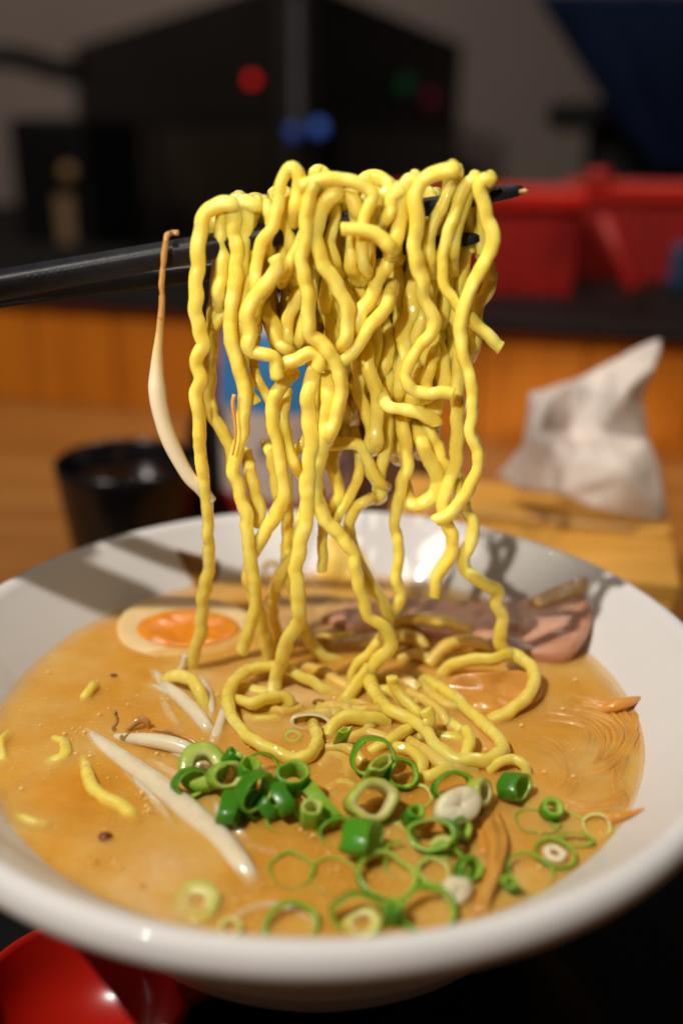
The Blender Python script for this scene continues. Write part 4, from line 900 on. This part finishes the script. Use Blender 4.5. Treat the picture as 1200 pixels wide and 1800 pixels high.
mt = M_TISSUE.node_tree; pb = mt.nodes['Principled BSDF']; tr = mt.nodes.new('ShaderNodeBsdfTranslucent'); tr.inputs[0].default_value = (.8, .68, .56, 1)
mxs = mt.nodes.new('ShaderNodeMixShader'); mxs.inputs[0].default_value = .45
mt.links.new(pb.outputs[0], mxs.inputs[1]); mt.links.new(tr.outputs[0], mxs.inputs[2]); mt.links.new(mxs.outputs[0], mt.nodes['Material Output'].inputs[0])

# ------------------------------------------------------------------ black cup
zc = -.018; cc = PZ(222, 806, zc); rc = px(cc, 124)
cup = empty('tea_cup', (cc.x, cc.y, ZT-.002)); tag(cup, 'small black glazed cup behind the left rim of the bowl', 'cup')
hc = zc-(ZT-.002); t_ = .0022
pr = [(0, -hc+.006), (rc*.70, -hc+.006), (rc*.78, -hc+.012), (rc*.9, -hc*.4), (rc-t_, -.001), (rc-t_*.5, .0004), (rc, -.0008), (rc*.985, -.006), (rc*.90, -hc*.5), (rc*.80, -hc+.004), (rc*.74, -hc), (0, -hc)]
v, f = lathe(pr, 72); bm = bmesh.new(); bm.from_mesh(mesh('cup_body', [Vector(q)+cc for q in v], f)); bmesh.ops.remove_doubles(bm, verts=bm.verts, dist=1e-6)
link('cup_body', bm_mesh('cup_body', bm), M_CUP, cup)
v, f = lathe([(0, 0), (rc*.86, 0)], 48); bm = bmesh.new(); bm.from_mesh(mesh('tea', [Vector(q)+cc+Vector((0, 0, -.012)) for q in v], f)); bmesh.ops.remove_doubles(bm, verts=bm.verts, dist=1e-6)
link('tea', bm_mesh('tea', bm), simple('dark_tea', (.02, .008, .003), .04, .1, 30), cup)

# ------------------------------------------------------------------ canister behind the noodles
yc = .235; cb = PY(500, 900, yc); ctop = PY(500, 566, yc); rcn = px(cb, 122)
can = empty('seasoning_canister', (cb.x, cb.y+rcn, ZT-.002)); tag(can, 'white canister with a blue upper band and pale lid behind the noodles', 'canister')
axc = Vector((cb.x, yc+rcn*.9, 0)); zlow = ZT-.002
zblue = PY(500, 726, yc).z; ztop = PY(500, 590, yc).z
def cyl(name, prof_, m):
    v, f = lathe(prof_, 64); bm = bmesh.new(); bm.from_mesh(mesh(name, [Vector(q)+axc for q in v], f)); bmesh.ops.remove_doubles(bm, verts=bm.verts, dist=1e-6)
    return link(name, bm_mesh(name, bm), m, can)
def label_mat():
    m, nt, b = mat('canister_label'); v = coords(nt)
    n, r = noise_ramp(nt, v, 55, [(.60, (.70, .58, .54)), (.66, (.16, .14, .17))], 1.0); nt.links.new(r.outputs[0], b.inputs['Base Color']); b.inputs['Roughness'].default_value = .4; return m
M_LABEL = label_mat()
zred = PY(500, 880, yc).z
cyl('red_base', [(0, zlow), (rcn*.97, zlow), (rcn, zlow+.003), (rcn, zred)], simple('canister_red', (.35, .02, .015), .4))
cyl('white_label', [(rcn, zred), (rcn*1.0, zblue)], M_LABEL)
cyl('blue_band', [(rcn, zblue), (rcn*.995, zblue+.003), (rcn*.93, ztop-.006), (rcn*.86, ztop)], M_BLUE)
cyl('lid', [(rcn*.86, ztop), (rcn*.82, ztop+.006), (rcn*.6, ztop+.009), (0, ztop+.010)], simple('canister_lid', (.62, .58, .55), .4))
# dark bottle left of the canister
q = PY(362, 700, yc+.03); 
bot = empty('sauce_bottle', (q.x, q.y, ZT-.002)); tag(bot, 'dark sauce bottle between the black cup and the canister', 'bottle')
rb = px(q, 40); zt_ = PY(362, 640, yc+.03).z; zl = ZT-.002
v, f = lathe(smoothprof([(0, zl), (rb, zl+.001), (rb, zl+.02), (rb, zt_-.045), (rb*.8, zt_-.03), (rb*.42, zt_-.02), (rb*.38, zt_-.012)], 4), 40)
bm = bmesh.new(); bm.from_mesh(mesh('bottle_body', [Vector(p)+Vector((q.x, q.y, 0)) for p in v], f)); bmesh.ops.remove_doubles(bm, verts=bm.verts, dist=1e-6); link('bottle_body', bm_mesh('bottle_body', bm), M_CUP, bot)
v, f = lathe([(rb*.38, zt_-.012), (rb*.46, zt_-.011), (rb*.46, zt_-.001), (rb*.4, zt_), (0, zt_)], 40); link('bottle_cap', mesh('bottle_cap', [Vector(p)+Vector((q.x, q.y, 0)) for p in v], f), M_BLACKM, bot)
# dark brown holder right of the canister
q0 = PY(690, 700, .27); q1 = PY(690, 900, .27)
hol = empty('menu_holder', (q0.x, .285, ZT-.002)); tag(hol, 'dark brown wooden holder seen through the gaps of the noodles', 'holder')
wq = px(q0, 150); hq = q0.z-(ZT-.002)
box('holder_back', (q0.x, .292, q0.z-hq/2), (wq, .008, hq), M_BROWN, hol, None, .001)
box('holder_front', (q0.x, .272, ZT-.002+hq*.35), (wq, .008, hq*.7), M_BROWN, hol, None, .001)
box('holder_bottom', (q0.x, .282, ZT+.001), (wq-.001, .0115, .006), M_BROWN, hol)

# ------------------------------------------------------------------ red baskets on the ledge
zl = .0105
M_REDR = simple('red_plastic_rim', (.50, .011, .003), .42, .1, 30)
def basket(label, px0, px1, py, yaw, depth, h, group):
    A = PZ(px0, py, zl); B = PZ(px1, py, zl); wdt = (B-A).length; t = empty('plastic_basket', (A+B)/2); tag(t, label, 'basket', group)
    T = Matrix.Translation(A) @ Matrix.Rotation(math.radians(yaw), 4, 'Z'); s = .0025
    def bb(n, c, sz, bev=.0006): box(n, c, sz, M_REDB, t, T, bev)
    bb('side_panel', (wdt/2, 0, h/2), (wdt, s, h)); bb('side_panel', (wdt/2, depth, h/2), (wdt, s, h))
    bb('end_panel', (s/2, depth/2, h/2), (s, depth-s-.0004, h-.001)); bb('end_panel', (wdt-s/2, depth/2, h/2), (s, depth-s-.0004, h-.001))
    bb('bottom', (wdt/2, depth/2, s), (wdt-2*s-.001, depth-s-.001, s))
    for nm, c, sz in (('rim', (wdt/2, -.003, h+.006), (wdt+.010, .010, .014)), ('rim', (wdt/2, depth+.003, h+.006), (wdt+.010, .010, .014)),
                      ('rim', (-.003, depth/2, h+.0058), (.009, depth-.0045, .0138)), ('rim', (wdt+.003, depth/2, h+.0058), (.009, depth-.0045, .0138))): box(nm, c, sz, M_REDR, t, T, .002)
    for kx in range(1, 9): bb('rib', (wdt*kx/9, -s*.9, h*.5), (.0016, .0016, h*.9), 0)
    return t
basket('larger red plastic basket on the black ledge behind the stick tip', 690, 990, 512, -5, .09, .068, 'red baskets on the ledge')
basket('smaller red plastic basket behind the larger one at the right edge', 992, 1190, 486, -12, .07, .070, 'red baskets on the ledge')
A = PZ(1050, 400, zl)
P_ = [PY(1062, 385, .50), PY(1085, 440, .49), PY(1112, 508, .485)]
vv, ff = tube_geo(catmull(P_, 8), .0055, 10, 1.6, 3); tag(link('basket_handle', mesh('basket_handle', vv, ff), M_REDB), 'red handle bar leaning between the two red baskets', 'handle bar')
q = PY(1050, 312, .54); v, f = lathe(smoothprof([(0, -.009), (.009, -.009), (.010, -.004), (.009, .003), (0, .005)], 4), 32)
kn = link('red_cup', mesh('red_cup', [Vector(p)+q+Vector((0, 0, .002)) for p in v], f), M_REDB); tag(kn, 'small red cup upside down on the larger red basket', 'cup')
q = PY(1200, 425, .62); v, f = lathe(smoothprof([(0, -.03), (.009, -.03), (.009, -.01), (.008, .004), (.004, .008), (0, .009)], 4), 32)
tag(link('blue_bottle', mesh('blue_bottle', [Vector(p)+Vector((q.x, q.y, zl+.0305)) for p in v], f), M_BLUED), 'small blue bottle at the right edge beside the red baskets', 'bottle')

# ------------------------------------------------------------------ dark cabinet at the back
YC = 1.45
def fr(x, y, yy=YC): return PY(x, y, yy)
C0 = fr(524, 500, 1.25); L0 = fr(160, 500, 2.38); R0 = fr(792, 500, 2.2)
ztop_c = fr(524, -14, 1.25).z; zbot = -.065
def wallbox(name, p, q, z0, z1, thick, m, parent, off=0.0, bev=.0):
    d = Vector((q.x-p.x, q.y-p.y, 0)); L = d.length; d.normalize(); nrm = Vector((d.y, -d.x, 0))
    T = Matrix((d, -nrm, Vector((0, 0, 1)))).transposed().to_4x4(); T.translation = Vector((p.x, p.y, 0))+nrm*off
    return box(name, (L/2, thick/2, (z0+z1)/2), (L, thick, z1-z0), m, parent, T, bev)
cab = empty('oven_cabinet', (C0.x, C0.y, zbot)); tag(cab, 'tall dark steel cabinet with glass doors standing cornerwise at the back', 'cabinet')
wallbox('left_side', L0, C0, zbot, ztop_c, .03, M_OVEN, cab)
wallbox('right_side', C0, R0, zbot, ztop_c, .03, M_OVEN, cab, -.0015)
v = [Vector((p.x, p.y, ztop_c)) for p in (L0, C0, R0, R0+L0-C0)]; v2 = [p+Vector((0, 0, .02)) for p in v]
link('cabinet_top', mesh('cabinet_top', v+v2, [(3, 2, 1, 0), (4, 5, 6, 7), (0, 1, 5, 4), (1, 2, 6, 5), (2, 3, 7, 6), (3, 0, 4, 7)]), M_OVEN, cab, False)
def along(p, q, t): return p.lerp(q, t)
zd0, zd1 = .0, fr(300, 225, 1.6).z
wallbox('glass_door', along(L0, C0, .06), along(L0, C0, .46), zd0, zd1, .01, M_GLASSD, cab, .006)
wallbox('glass_door', along(L0, C0, .52), along(L0, C0, .93), zd0, zd1, .01, M_GLASSD, cab, .006)
wallbox('glass_door', along(C0, R0, .15), along(C0, R0, .9), zd0, zd1, .01, M_GLASSD, cab, .006)
wallbox('control_panel', along(L0, C0, .06), along(L0, C0, .93), zd1+.012, zd1+.085, .01, M_OVEN, cab, .005)
wallbox('corner_trim', along(L0, C0, .965), C0, zd1-.0, ztop_c-.002, .012, M_TRIM, cab, .004)
def led(name, x, y, yy, r, m, parent):
    q = PY(x, y, yy); v, f = lathe([(0, -r*.6), (r*.7, -r*.45), (r, 0), (r*.7, r*.45), (0, r*.6)], 20)
    return link(name, mesh(name, [Matrix.Rotation(math.pi/2, 4, 'X') @ Vector(p)+q for p in v], f), m, parent)
def cab_pt(x, y, p, q, off=.02):   # where the photo pixel meets a cabinet side
    d = ray(x, y); n = Vector((q.y-p.y, p.x-q.x, 0)).normalized(); o = Vector((p.x, p.y, 0))+n*off
    t = (o-CAM).dot(n)/d.dot(n); return CAM+d*t
led('power_light', 443, 140, cab_pt(443, 140, L0, C0).y, .008, emit('red_led', (.7, .008, .006), .75), cab)
led('blue_display', 516, 232, cab_pt(516, 232, L0, C0).y, .010, emit('blue_led', (.03, .08, .36), .3), cab)
led('blue_display', 560, 224, cab_pt(560, 224, C0, R0).y-.01, .011, emit('blue_led', (.05, .13, .50), .42), cab)
for nm, x, y, cl_, lb in (('magnet', 712, 152, (.004, .10, .035), 'green round magnet on the right side of the dark cabinet'), ('magnet', 756, 176, (.26, .008, .055), 'magenta magnet on the right side of the dark cabinet')):
    p = cab_pt(x, y, C0, R0, .008); led_ = led(nm, x, y, p.y, .022, simple('magnet_paint', cl_, .5), None); tag(led_, lb, 'magnet', 'magnets on the cabinet')
# lower black unit at the left with a pale vertical handle
U0 = fr(40, 500, 1.35); U1 = fr(165, 500, 1.30); zu = fr(100, 206, 1.33).z
un = empty('black_urn', (U0.x, U0.y, zbot)); tag(un, 'black upright appliance with a pale vertical gauge left of the cabinet', 'appliance')
wallbox('body', U0, U1, zbot, zu, .16, M_BLACKM, un, 0, .01)
gx0, gx1 = fr(110, 400, 1.30), fr(136, 400, 1.30)
wallbox('gauge', gx0, gx1, fr(120, 470, 1.3).z, fr(120, 342, 1.3).z, .008, simple('gauge_pale', (.30, .18, .09), .4), un, .02)
led('gauge_cap', 121, 303, 1.285, .012, simple('gauge_brass', (.36, .20, .08), .4), un)
P_ = [fr(-20, 98, 2.0), fr(40, 103, 2.0), fr(85, 118, 1.95), fr(135, 128, 1.9)]
vv, ff = tube_geo(catmull(P_, 6), .017, 10, 1.3, 3); tag(link('wall_bracket', mesh('wall_bracket', vv, ff), M_BLACKM), 'dark bracket arm on the wall at the upper left', 'bracket')

# right: dark machine and navy cloth
mc = empty('coffee_machine', fr(1120, 500, 1.15)); tag(mc, 'large dark machine standing behind the red baskets at right', 'machine')
m0, m1 = fr(1010, 400, 1.15), fr(1330, 400, 1.05)
wallbox('body', m0, m1, zbot, fr(1100, 215, 1.15).z, .3, M_BLACKM, mc, 0, .015)
m2, m3 = fr(952, 300, 1.12), fr(1075, 300, 1.10)
wallbox('spout_head', m2, m3, fr(1000, 228, 1.12).z, fr(1000, 178, 1.12).z, .12, M_BLACKM, mc, .01, .01)
nv = [(938, -12), (985, 62), (1050, 165), (1118, 262), (1150, 300)]
v, f = [], []; W_ = 14
for i, (x, y) in enumerate([tuple(p) for p in [(Vector(nv[int(t)]).lerp(Vector(nv[min(4, int(t)+1)]), t-int(t))) for t in np.linspace(0, 4, 17)]]):
    for j in range(W_):
        xx = x+(1290-x)*j/(W_-1); v.append(PY(xx, y, 1.0+.015*math.sin(j*1.7+.5)*(.4+.6*i/16)-.06*j/W_))
for i in range(16):
    for j in range(W_-1): a = i*W_+j; f.append((a, a+1, a+W_+1, a+W_))
cl_o = link('navy_cloth', mesh('navy_cloth', v, f), M_NAVY); tag(cl_o, 'dark navy cloth hanging diagonally at the upper right', 'cloth')
so = cl_o.modifiers.new('thick', 'SOLIDIFY'); so.thickness = .004
